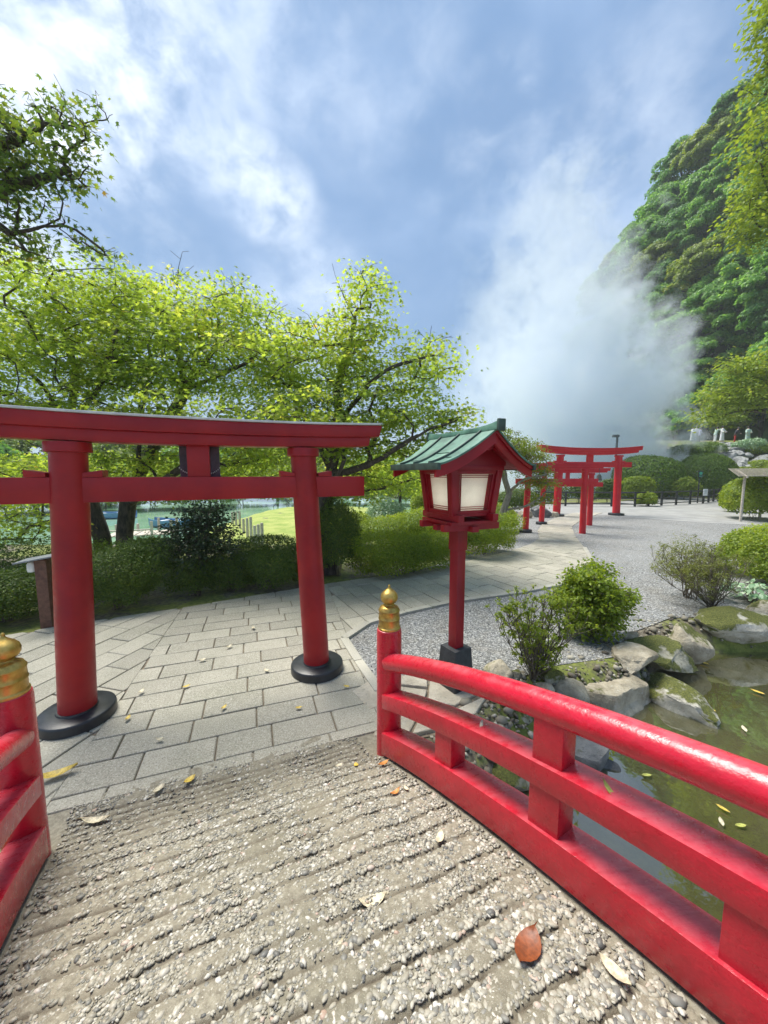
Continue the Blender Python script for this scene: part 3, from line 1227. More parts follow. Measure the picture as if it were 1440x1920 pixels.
def rock(name, label, loc, dims, mat, seed, rotz=0.0, tilt=(0, 0), facets=9, rough=0.10, sub=4, group=None, top=None, cat='rock', parent=None):
    """boulder: a sphere cut by random planes, then roughened at several scales"""
    rg = np.random.default_rng(seed)
    bm = bmesh.new()
    bmesh.ops.create_icosphere(bm, subdivisions=sub, radius=1.0)
    me = bpy.data.meshes.new(name)
    bm.to_mesh(me)
    bm.free()
    n = len(me.vertices)
    V = np.zeros(n * 3, np.float32)
    me.vertices.foreach_get('co', V)
    V = V.reshape(-1, 3).astype(float)
    q = V.copy()
    for i in range(facets):
        d = unit(rg.normal(0, 1, 3)[None])[0]
        h = rg.uniform(0.46, 0.80)
        e = V @ d - h
        V = V - np.maximum(e, 0)[:, None] * d * 0.94
    if top is not None:
        V[:, 2] = np.minimum(V[:, 2], top + 0.12 * (V[:, 2] - top))
    for fr, am in ((2.0, rough), (4.5, rough * 0.5), (10, rough * 0.22), (21, rough * 0.1)):
        w1 = rg.normal(0, 1, (6, 3)) * fr
        ph = rg.uniform(0, 6.28, 6)
        s_ = np.abs(np.sin(q @ w1.T + ph)).mean(1) - 0.6
        V = V + q * (s_ * am * 2)[:, None]
    V = V * (np.array(dims) / 2)
    me.vertices.foreach_set('co', V.astype(np.float32).ravel())
    me.polygons.foreach_set('use_smooth', np.ones(len(me.polygons), bool))
    me.update()
    me.set_sharp_from_angle(angle=R(32))
    o = link(name, me, mat, parent)
    o.location = loc
    o.rotation_euler = (tilt[0], tilt[1], rotz)
    if label:
        tag(o, label, cat, group)
    return o


# ------------------------------------------------------------------ the lie of the land
POND = np.array([(-14, -2.6), (-1.75, 1.25), (0.10, 2.05), (0.62, 2.60), (1.05, 3.10), (1.65, 3.55), (2.6, 3.85), (3.2, 4.5), (4.2, 5.0), (6.5, 5.1), (13, 4.4), (15, -9), (-15, -9)])


def sdist(poly, X, Y):
    """signed distance to a polygon, positive inside"""
    d = np.full(X.shape, 1e9)
    inside = np.zeros(X.shape, bool)
    n = len(poly)
    for i in range(n):
        a, b = poly[i], poly[(i + 1) % n]
        e = b - a
        t = np.clip(((X - a[0]) * e[0] + (Y - a[1]) * e[1]) / (e @ e), 0, 1)
        d = np.minimum(d, np.hypot(X - a[0] - t * e[0], Y - a[1] - t * e[1]))
        c = ((a[1] > Y) != (b[1] > Y)) & (X < (b[0] - a[0]) * (Y - a[1]) / (b[1] - a[1] + 1e-12) + a[0])
        inside ^= c
    return np.where(inside, d, -d)


def land(X, Y):
    X = np.asarray(X, float)
    Y = np.asarray(Y, float)
    z = np.full(X.shape, -0.012)
    z = z - 0.95 * sm(sdist(POND, X, Y), -0.06, 0.75)
    line = 10.6 + 1.15 * np.clip(X + 2, 0, 30)
    low = sm(Y - line, 0, 4.5)
    z = z - 1.45 * low
    lawn = np.exp(-(((X + 5.5) / 5.0) ** 4 + ((Y - 26) / 10.0) ** 4))
    z = z + 0.75 * lawn * low
    z = z + 6.15 * sm(Y - 30, 0, 15.5) * sm(X - 25.5, 0, 7)
    far = np.hypot(X, Y)
    z = z + 2.5 * sm(far, 60, 110) * (X < 15)
    return z


def axis_pts(segs):
    out = [segs[0][0]]
    for a, b, st in segs:
        m = max(1, int(round((b - a) / st)))
        out += list(a + (b - a) * (np.arange(m) + 1) / m)
    return np.array(out)


gx = axis_pts([(-600, -120, 60), (-120, -30, 6), (-30, -9, 1.0), (-9, 9, 0.16), (9, 40, 1.0), (40, 120, 6), (120, 600, 60)])
gy = axis_pts([(-300, -20, 40), (-20, -4, 1.0), (-4, 9, 0.16), (9, 60, 0.9), (60, 140, 6), (140, 900, 90)])
GX, GY = np.meshgrid(gx, gy)
GZ = land(GX, GY)
soft = 0.012 * np.sin(GX * 3.1 + 1.3 * np.sin(GY * 2.3)) + 0.010 * np.sin(GY * 4.7 + GX)
GZ = GZ + soft * 0.3
idx = np.arange(GX.size).reshape(GX.shape)
quads = np.stack([idx[:-1, :-1], idx[:-1, 1:], idx[1:, 1:], idx[1:, :-1]], -1).reshape(-1, 4)
tag(link('ground', np_mesh('ground', np.stack([GX, GY, GZ], -1).reshape(-1, 3), quads, True), 'ground'), 'brown soil and moss of the garden beds', None, None, 'structure')


def sheet(name, poly, z, mat, label):
    mb = MB()
    mb.add([(x, y, z) for x, y in poly], [tuple(range(len(poly)))])
    o = mb.part(name, mat, None, smooth=False)
    return tag(o, label, None, None, 'structure')


# gravel court and far plaza
GRAVEL = [(-0.52, 4.35), (-0.12, 3.55), (0.25, 3.42), (1.05, 3.35), (1.75, 3.78), (2.65, 4.0), (3.2, 4.6), (4.2, 5.15), (6.2, 5.3), (9, 6.0), (18, 8.5), (20, 14.2),
          (12, 18.3), (9.0, 19.6), (6.2, 19.0), (3.9, 12.4), (2.9, 10.2), (1.75, 8.9), (0.6, 7.6)]
sheet('gravel_court', GRAVEL, 0.0, 'gravel', 'grey gravel court between the path and the pond')
PLAZA = [(6.0, 18.6), (9.2, 19.3), (11.2, 18.3), (13.6, 15.6), (16.3, 14.4), (26, 14.0), (45, 20), (45, 38), (26, 33), (17, 27), (10.5, 24.6), (3.5, 23.5)]
sheet('plaza', PLAZA, 0.006, 'plaza', 'pale concrete plaza beyond the far gates')

# small stones lying loose on the near gravel
rg = np.random.default_rng(31)
bm = bmesh.new()
bmesh.ops.create_icosphere(bm, subdivisions=1, radius=1.0)
ICO_V = np.array([v.co[:] for v in bm.verts])
ICO_F = np.array([[v.index for v in f.verts] for f in bm.faces])
bm.free()
bm = bmesh.new()
bmesh.ops.create_icosphere(bm, subdivisions=2, radius=1.0)
ICO2_V = np.array([v.co[:] for v in bm.verts])
ICO2_F = np.array([[v.index for v in f.verts] for f in bm.faces])
bm.free()


def stones_mesh(name, C, S, frames, rnd, hi=False):
    """many small rounded stones: centres, three radii each, 3x3 frames"""
    V0, F0 = (ICO2_V, ICO2_F) if hi else (ICO_V, ICO_F)
    jit = 1 + rg.normal(0, 0.10, (len(C), len(V0), 1))
    L = V0[None] * jit * S[:, None, :]
    V = C[:, None, :] + np.einsum('nij,nvj->nvi', frames, L)
    m = len(V0)
    F = F0[None] + (np.arange(len(C)) * m)[:, None, None]
    return np_mesh(name, V.reshape(-1, 3), F.reshape(-1, 3), True, {'rnd': np.repeat(rnd, m)})


def rot_frames(n, tilt=0.15):
    a = rg.uniform(0, 2 * math.pi, n)
    up = unit(np.stack([rg.normal(0, tilt, n), rg.normal(0, tilt, n), np.ones(n)], 1))
    x = np.stack([np.cos(a), np.sin(a), np.zeros(n)], 1)
    x = unit(x - up * np.sum(x * up, 1, keepdims=True))
    y = np.cross(up, x)
    return np.stack([x, y, up], -1)


# ------------------------------------------------------------------ paved path
far_px = [(-150, 1222), (0, 1195), (200, 1163), (350, 1140), (500, 1115), (620, 1095), (720, 1081), (800, 1069), (880, 1052), (950, 1036), (993, 1022), (1012, 1010), (1008, 996), (1016, 984), (1040, 972), (1075, 962)]
near_px = [(712, 1300), (672, 1243), (645, 1200), (690, 1170), (760, 1150), (850, 1130), (980, 1112), (1062, 1095), (1108, 1050), (1096, 1028), (1078, 1005), (1072, 988), (1092, 974), (1130, 962)]
FARP = [gp(*p)[:2] for p in far_px]
NEARP = [gp(*p)[:2] for p in near_px]
EDGE_L, EDGE_R = gp(100, 1500, 0.02)[:2], gp(740, 1345, 0.02)[:2]
ed = EDGE_R - EDGE_L
PATH = [np.array((-10.5, 3.4))] + [EDGE_L - ed * 3.6 + np.array((0, 0.6))] + [EDGE_L + np.array((0.04, -0.1)), EDGE_R + np.array((0.04, -0.1))] + NEARP + FARP[::-1]


def clip_convex(subject, clip):
    """Sutherland-Hodgman: subject polygon cut by a convex counter-clockwise polygon"""
    out = [np.array(p) for p in subject]
    n = len(clip)
    for i in range(n):
        a, b = clip[i], clip[(i + 1) % n]
        e = (b[0] - a[0], b[1] - a[1])
        inp, out = out, []
        if not inp:
            break
        s_ = inp[-1]
        ds = e[0] * (s_[1] - a[1]) - e[1] * (s_[0] - a[0])
        for q in inp:
            dq = e[0] * (q[1] - a[1]) - e[1] * (q[0] - a[0])
            if dq >= 0:
                if ds < 0:
                    out.append(s_ + (q - s_) * (ds / (ds - dq)))
                out.append(q)
            elif ds >= 0:
                out.append(s_ + (q - s_) * (ds / (ds - dq)))
            s_, ds = q, dq
    # drop doubles
    res = []
    for q in out:
        if not res or np.linalg.norm(q - res[-1]) > 0.004:
            res.append(q)
    if len(res) > 1 and np.linalg.norm(res[0] - res[-1]) < 0.004:
        res.pop()
    return res


def area(p):
    p = np.array(p)
    return 0.5 * np.sum(p[:, 0] * np.roll(p[:, 1], -1) - np.roll(p[:, 0], -1) * p[:, 1])


joint = simple('path_joint', (0.19, 0.155, 0.11), 0.9, 0.3, 20, 0.3)
path_o = sheet('paved_path', [tuple(p) for p in PATH], 0.004, joint, 'grey granite slab path curving from the bridge past the gates')
BIG = 60.0


def half(a, b):
    """large convex region left of the line a-b"""
    a, b = np.array(a), np.array(b)
    d = unit((b - a)[None])[0]
    n = np.array((-d[1], d[0]))
    return [a - d * BIG, a + d * BIG, a + d * BIG + n * BIG, a - d * BIG + n * BIG]


l12a, l12b = gp(188, 1370)[:2], gp(345, 1138)[:2]
l13a, l13b = gp(668, 1240)[:2], gp(612, 1092)[:2]
zoneA = clip_convex(PATH, half(l12a, l12b))
rest = clip_convex(PATH, half(l12b, l12a))
zoneB = clip_convex(rest, half(l13a, l13b))
zoneC = clip_convex(rest, half(l13b, l13a))
rs = np.random.default_rng(5)
slabs = []
for zone, ang, org, Ls, Ws in ((zoneA, R(76), l12a, 0.52, 0.30), (zoneB, math.atan2(ed[1], ed[0]), EDGE_L, 0.50, 0.272), (zoneC, R(-62), l13a, 0.50, 0.28)):
    ex_ = np.array((math.cos(ang), math.sin(ang)))
    ey_ = np.array((-ex_[1], ex_[0]))
    Z = np.array(zone)
    u = (Z - org) @ ex_
    v = (Z - org) @ ey_
    r0 = math.floor(v.min() / Ws) - 1
    for row in range(r0, int(v.max() / Ws) + 2):
        x = u.min() - 1 - rs.uniform(0, Ls)
        off = (0.5 * Ls if row % 2 else 0.0)
        x = math.floor((u.min() - 1) / Ls) * Ls + off + rs.normal(0, 0.035)
        while x < u.max() + 1:
            L = Ls * rs.choice([1.0, 1.0, 1.0, 0.82, 1.15])
            g = 0.005
            c = [org + ex_ * a + ey_ * b for a, b in ((x + g, row * Ws + g), (x + L - g, row * Ws + g), (x + L - g, (row + 1) * Ws - g), (x + g, (row + 1) * Ws - g))]
            q = clip_convex(zone, c)
            if len(q) >= 3 and abs(area(q)) > 0.006:
                slabs.append(q)
            x += L
slabs.sort(key=lambda q: np.linalg.norm(np.mean(q, axis=0)) + (100 if np.mean(q, axis=0)[0] < -1.15 * np.mean(q, axis=0)[1] else 0))


def slab_arrays(q, ztop, tilt):
    q = np.array(q)
    if area(q) < 0:
        q = q[::-1]
    c = q.mean(0)
    n = len(q)
    d = c - q
    dl = np.linalg.norm(d, axis=1, keepdims=True)
    inn = q + d / dl * np.minimum(0.009, dl * 0.3)
    out = q + d / dl * 0.001
    zt = ztop + (q - c) @ tilt
    V = np.concatenate([np.column_stack([q, np.full(n, -0.02)]), np.column_stack([out, zt - 0.006]), np.column_stack([inn, zt])])
    i = np.arange(n)
    j = (i + 1) % n
    F = [np.stack([i, j, n + j, n + i], 1), np.stack([n + i, n + j, 2 * n + j, 2 * n + i], 1), (2 * n + i)[None]]
    return V, F


for q in slabs[:300]:
    V, F = slab_arrays(q, 0.022 + rs.normal(0, 0.0022), rs.normal(0, 0.004, 2))
    c = V.mean(0)
    c[2] = 0
    o = link('paving_stone', np_mesh('paving_stone', V - c, F), 'paving', path_o)
    o.location = c
if len(slabs) > 300:
    AV, AF, b0, rn = [], [], 0, []
    for q in slabs[300:]:
        V, F = slab_arrays(q, 0.022 + rs.normal(0, 0.002), rs.normal(0, 0.003, 2))
        AV.append(V)
        AF += [f + b0 for f in F]
        rn += [rs.random()] * len(V)
        b0 += len(V)
    o = link('distant_paving', np_mesh('distant_paving', np.concatenate(AV), AF, False, {'rnd': rn}), 'paving_far', path_o)
    tag(o, kind='stuff')


def along(line, step):
    line = [np.array(p, float) for p in line]
    out = []
    for a, b in zip(line[:-1], line[1:]):
        m = max(1, int(round(np.linalg.norm(b - a) / step)))
        out += [a + (b - a) * k / m for k in range(m)]
    return out + [line[-1]]


kl = along(NEARP[:10], 0.62)
for a, b in zip(kl[:-1], kl[1:]):
    d = b - a
    L = float(np.linalg.norm(d))
    mb = MB()
    mb.box((0, 0, 0.003), (L - 0.008, 0.10, 0.07))
    k = mb.part('kerb_stone', 'kerb', path_o, bevel=0.006)
    k.location = (*((a + b) / 2), 0.0)
    k.rotation_euler = (0, 0, math.atan2(d[1], d[0]))

# loose gravel stones close to the path (they read as single stones there)
ng = 9000
gxx = rg.uniform(-0.6, 4.2, ng)
gyy = 3.3 + rg.random(ng) ** 1.6 * 3.6
path_np = np.array(PATH)
ok = (sdist(np.array(GRAVEL), gxx, gyy) > 0.02) & (sdist(path_np, gxx, gyy) < -0.07)
gxx, gyy = gxx[ok], gyy[ok]
ng = len(gxx)
s_ = rg.uniform(0.004, 0.010, ng)
o = link('loose_gravel', stones_mesh('loose_gravel', np.stack([gxx, gyy, s_ * 0.3], 1), s_[:, None] * np.stack([rg.uniform(0.9, 1.4, ng), rg.uniform(.7, 1.1, ng), rg.uniform(.5, .8, ng)], 1), rot_frames(ng, 0.3), rg.random(ng)), 'gravel_bits')
tag(o, 'loose grey gravel stones beside the path near the lantern', 'gravel', None, 'stuff')

# ------------------------------------------------------------------ water
PW = [(-15, -9), (15, -9), (14, 5.4), (6.5, 5.9), (4.0, 5.8), (2.9, 5.0), (2.4, 4.6), (1.4, 4.2), (0.6, 3.4), (-0.4, 2.5), (-15, -2)]
sheet('pond_water', PW, -0.34, 'water', 'murky green pond water beside the bridge')
sheet('lagoon_water', [(-60, 11), (-3.0, 11), (2.0, 14), (9, 24), (12, 34), (6, 46), (-60, 60)], -1.12, 'teal', 'teal green water of the lagoon behind the hedges')
# lawn promontory: a real low mound
lx, ly = np.meshgrid(np.linspace(-11.5, 1.5, 40), np.linspace(14.5, 38, 50))
lz = land(lx, ly) + 0.02 + 0.02 * np.sin(lx * 3 + ly * 2)
ii = np.arange(lx.size).reshape(lx.shape)
lq = np.stack([ii[:-1, :-1], ii[:-1, 1:], ii[1:, 1:], ii[1:, :-1]], -1).reshape(-1, 4)
tag(link('lawn', np_mesh('lawn', np.stack([lx, ly, lz], -1).reshape(-1, 3), lq, True), 'lawn'), 'sunlit grass bank beside the lagoon', None, None, 'structure')

# ------------------------------------------------------------------ steep hillside
TH = np.array([12, 22, 27, 30, 34, 40, 46, 55, 70, 100.0])
DF = np.array([98, 92, 86, 80, 76, 72, 66, 52, 40, 36.0])
EL = np.array([2, 5, 17, 25.5, 29.5, 34, 36.5, 38, 38, 36.0])


def hill(th, u):
    df = np.interp(th, TH, DF)
    dr = df + 24
    zr = np.tan(np.radians(np.interp(th, TH, EL))) * dr + EYE - 6.5
    zf = 6.0 * sm(np.asarray(th, float), 20, 34) - 1.0
    D = df + (dr - df) * np.minimum(u, 1) + np.maximum(u - 1, 0) * 60
    z = zf + (zr - zf) * np.minimum(u, 1) ** 0.92 - np.maximum(u - 1, 0) * 6
    return D * np.sin(np.radians(th)), D * np.cos(np.radians(th)), z


th, uu = np.meshgrid(np.linspace(12, 100, 89), np.concatenate([[-0.06], np.linspace(0, 1, 40), [1.3, 2.0]]))
hx, hy, hz = hill(th, uu)
hz = hz + 0.8 * np.sin(hx * 0.9) * np.sin(hy * 0.7 + hz * 0.5)
hz[0] -= 4
ii = np.arange(th.size).reshape(th.shape)
hq = np.stack([ii[:-1, :-1], ii[1:, :-1], ii[1:, 1:], ii[:-1, 1:]], -1).reshape(-1, 4)
tag(link('hillside', np_mesh('hillside', np.stack([hx, hy, hz], -1).reshape(-1, 3), hq, True), 'hill'), 'dark soil of the steep wooded hillside', None, None, 'structure')

# ------------------------------------------------------------------ the arched bridge
PHI = 0.5488
U = np.array((math.sin(PHI), -math.cos(PHI)))            # along the bridge, from the path towards the camera
NO = np.array((math.cos(PHI), math.sin(PHI)))            # across, to the right
BR = np.array((-0.0174, 2.4007))                         # inner face of the right railing at its end post
BL = np.array((-1.7622, 1.7159))
TOTAL = 7.6


def deck_z(t):
    t = np.asarray(t, float)
    t = np.where(t > 3.7, 7.4 - t, t)
    p = 0.1006 + 0.3998 * t - 0.0888 * t ** 2 + 0.0096 * t ** 3
    p26 = 0.1006 + 0.3998 * 2.6 - 0.0888 * 2.6 ** 2 + 0.0096 * 2.6 ** 3
    q = p26 + 0.133 * (t - 2.6) - 0.06 * (t - 2.6) ** 2
    e = 0.1006 + 0.3998 * t + 0.43 * t * t
    return np.where(t < 0, np.maximum(0.022, e), np.where(t > 2.6, q, p))


def deck_xy(s, t):
    """s 0..1 across from left to right railing, t metres along"""
    return BL + (BR - BL) * s + U * t


bridge = thing('footbridge', 'arched footbridge with pebbled deck and crimson timber railings in the foreground', 'bridge', (0, 0, 0))
gro = [-0.30, -0.24, -0.18, -0.115, -0.045, 0.03]
g = 0.03
rb = np.random.default_rng(11)
while g < 7.2:
    g += rb.uniform(0.105, 0.135)
    gro.append(g)
gro = np.array(gro)
S0, S1 = -0.14, 1.12
T0 = -0.47
tt = np.arange(T0, TOTAL, 0.0125)
ss = np.linspace(S0, S1, 90)
TTg, SSg = np.meshgrid(tt, ss, indexing='ij')
wob = 0.010 * np.sin(SSg * 9 + TTg * 3) + 0.006 * np.sin(SSg * 31 + TTg * 5)
dg = np.min(np.abs((TTg + wob)[..., None] - gro[None, None]), axis=-1)
fade = 0.55 + 0.45 * sm(np.sin(SSg * 7.3 + TTg * 2.1) + np.sin(SSg * 17 - TTg * 4.0), -1.4, 0.2)
inside = sm(SSg, 0.0, 0.05) * (1 - sm(SSg, 0.95, 1.0))
gd = np.exp(-(dg / 0.0095) ** 2) * fade * inside
X = BL[0] + (BR - BL)[0] * SSg + U[0] * TTg
Y = BL[1] + (BR - BL)[1] * SSg + U[1] * TTg
Zd = deck_z(TTg) - 0.013 * gd + 0.0022 * np.sin(X * 41 + 2 * np.sin(Y * 37)) + 0.003 * np.sin(X * 13) * np.sin(Y * 11)
# the gutters beside the railings sit lower
Zd = Zd - 0.012 * (1 - sm(SSg, -0.02, 0.07)) - 0.012 * sm(SSg, 0.93, 1.02)
ii = np.arange(X.size).reshape(X.shape)
dq = np.stack([ii[:-1, :-1], ii[:-1, 1:], ii[1:, 1:], ii[1:, :-1]], -1).reshape(-1, 4)[:, ::-1]
DVt = np.stack([X, Y, Zd], -1).reshape(-1, 3)
# underside and sides of the slab
rim = np.concatenate([ii[0, :], ii[1:, -1], ii[-1, -2::-1], ii[-2:0:-1, 0]])
low = DVt[rim] - np.array([0, 0, 0.20])
nv = len(DVt)
k = np.arange(len(rim))
k2 = (k + 1) % len(rim)
side = np.stack([rim[k], rim[k2], nv + k2, nv + k], 1)
deck = link('deck', np_mesh('deck', np.concatenate([DVt, low]), [dq, side], True, {'groove': np.concatenate([gd.ravel(), np.zeros(len(low))])}, sharp=50), 'mortar', bridge)
deck.data.update()

# exposed pebbles set in the deck
npb = 84000
ts = T0 + 0.04 + rb.random(npb) * 3.15
sss = rb.uniform(0.01, 0.99, npb)
dgp = np.min(np.abs((ts + 0.010 * np.sin(sss * 9 + ts * 3) + 0.006 * np.sin(sss * 31 + ts * 5))[:, None] - gro[None]), axis=1)
px_ = BL[0] + (BR - BL)[0] * sss + U[0] * ts
py_ = BL[1] + (BR - BL)[1] * sss + U[1] * ts
patch = np.sin(px_ * 6.1 + 1.3 * np.sin(py_ * 4.7)) + np.sin(py_ * 7.3 + 2 * np.sin(px_ * 3.9)) + 0.6 * np.sin(px_ * 17 + py_ * 13)
dens = np.clip(0.80 + 0.20 * patch, 0.16, 1.0) * np.where(ts < 0.1, 0.55, 1)
ok = (dgp > 0.0115) & (rb.random(npb) < dens)
px_, py_, ts = px_[ok], py_[ok], ts[ok]
npb = len(px_)
rad = np.clip(rb.lognormal(math.log(0.0061), 0.40, npb), 0.0025, 0.0155)
slope = (deck_z(ts + 0.02) - deck_z(ts - 0.02)) / 0.04
up = unit(np.stack([-slope * U[0] + rb.normal(0, 0.16, npb), -slope * U[1] + rb.normal(0, 0.16, npb), np.ones(npb)], 1))
a = rb.uniform(0, 2 * math.pi, npb)
xx = np.stack([np.cos(a), np.sin(a), np.zeros(npb)], 1)
xx = unit(xx - up * np.sum(xx * up, 1, keepdims=True))
fr = np.stack([xx, np.cross(up, xx), up], -1)
C = np.stack([px_, py_, deck_z(ts) + rad * rb.uniform(-0.38, -0.02, npb)], 1)
Sx = rad[:, None] * np.stack([rb.uniform(1.0, 1.55, npb), rb.uniform(0.7, 1.0, npb), rb.uniform(0.45, 0.7, npb)], 1)
rnd = rb.random(npb)
ppd = C[:, 1] * math.cos(PITCH) + (EYE - C[:, 2]) * math.sin(PITCH)
ppu = C[:, 1] * math.sin(PITCH) - (EYE - C[:, 2]) * math.cos(PITCH)
nearp = (ts > 1.3) & (np.abs(C[:, 0] / ppd) < 1.1) & (ppd > 0.3) & (ppu / ppd > -1.5)
print('pebbles', npb, nearp.sum())
for sel, hi, nm in ((nearp, True, 'pebble_surface'), (~nearp, False, 'pebble_surface')):
    o = link(nm, stones_mesh(nm, C[sel], Sx[sel], fr[sel], rnd[sel], hi), 'pebbles', deck)
    tag(o, kind='stuff')

tl = np.arange(0.0, TOTAL - 0.2 + 1e-6, 0.1)


def rail_curve(base, off, h):
    return [(*(base + NO * off + U * t), float(deck_z(t)) + h) for t in tl]


def rect_rail(name, base, off, wd_, h0, h1):
    secs = []
    for t in tl:
        c = base + NO * off + U * t
        z = float(deck_z(t))
        a_ = c - NO * wd_ / 2
        b_ = c + NO * wd_ / 2
        secs.append([(*a_, z + h0), (*b_, z + h0), (*b_, z + h1), (*a_, z + h1)])
    mb = MB()
    mb.sweep(secs)
    return mb.part(name, 'rail_red', bridge, bevel=0.006, seg=2, sharp=50)


def strut(base, off, t, h0, h1, wa=0.135, wb=0.105):
    mb = MB()
    secs = []
    for kz in (0, 1):
        loop = []
        for sa, sb in ((-1, -1), (1, -1), (1, 1), (-1, 1)):
            tt_ = t + sa * wa / 2
            p = base + NO * (off + sb * wb / 2) + U * tt_
            loop.append((*p, float(deck_z(tt_)) + (h1 if kz else h0)))
        secs.append(loop)
    mb.sweep(secs)
    return mb.part('strut', 'rail_red', bridge, bevel=0.005)


for base, sg in ((BR, 1), (BL, -1)):
    off = sg * 0.065
    rect_rail('bottom_rail', base, off, 0.135, 0.012, 0.176)
    rect_rail('middle_rail', base, off, 0.13, 0.358, 0.462)
    mb = MB()
    mb.tube(rail_curve(base, off, 0.682), 0.061, 18)
    mb.part('handrail', 'rail_red', bridge, sharp=60)
    k = 0
    t = 0.635
    while t < TOTAL - 0.5:
        strut(base, off, t, 0.170, 0.364)
        if k % 2:
            strut(base, off, t, 0.455, 0.660, 0.13, 0.09)
        k += 1
        t += 0.612
    for tpost in (-0.045, TOTAL - 0.16):
        c = base + NO * off * 1.4 + U * tpost
        zb = float(deck_z(tpost))
        mb = MB()
        mb.lathe([(0.090, -0.08), (0.090, 0.02), (0.088, 0.25), (0.088, 0.905), (0.084, 0.925), (0.074, 0.932)], 32)
        p = mb.part('railing_post', 'rail_red', bridge, sharp=40)
        p.location = (*c, zb)
        mb = MB()
        mb.lathe([(0.078, 0.0), (0.080, 0.006), (0.080, 0.016), (0.0745, 0.020), (0.0735, 0.026), (0.0735, 0.070), (0.0765, 0.073), (0.0765, 0.079), (0.0735, 0.082), (0.0725, 0.128), (0.0755, 0.131), (0.0755, 0.138),
                  (0.072, 0.142), (0.064, 0.158), (0.048, 0.168), (0.036, 0.173), (0.033, 0.181), (0.037, 0.188), (0.050, 0.196), (0.0595, 0.212), (0.0615, 0.232), (0.056, 0.252), (0.041, 0.270), (0.022, 0.284),
                  (0.010, 0.296), (0.007, 0.306), (0.0085, 0.312), (0.0035, 0.318)], 36)
        f = mb.part('finial', 'gold', p, sharp=50)
        f.location = (0, 0, 0.926)

# small stones and soil crumbs along the pond bank
nb_ = 1800
seg_ = POND[2:11]
tt_ = rb.integers(0, len(seg_) - 1, nb_)
f_ = rb.random(nb_)
bx_ = seg_[tt_] + (seg_[tt_ + 1] - seg_[tt_]) * f_[:, None] + rb.normal(0, 0.20, (nb_, 2))
bz_ = land(bx_[:, 0], bx_[:, 1])
br_ = np.clip(rb.lognormal(math.log(0.013), 0.6, nb_), 0.005, 0.055)
ok = (bx_[:, 0] < 7) & (bz_ > -0.30) & (sdist(path_np, bx_[:, 0], bx_[:, 1]) < -0.1)
bx_, bz_, br_ = bx_[ok], bz_[ok], br_[ok]
nb_ = len(bx_)
o = link('bank_stones', stones_mesh('bank_stones', np.column_stack([bx_, np.maximum(bz_, -0.5) + br_ * 0.3]), br_[:, None] * np.stack([rb.uniform(0.9, 1.5, nb_), rb.uniform(.7, 1.1, nb_), rb.uniform(.5, .9, nb_)], 1), rot_frames(nb_, 0.35), rb.random(nb_), False), 'bank_bits')
tag(o, 'small loose stones strewn along the pond bank', 'stones', None, 'stuff')


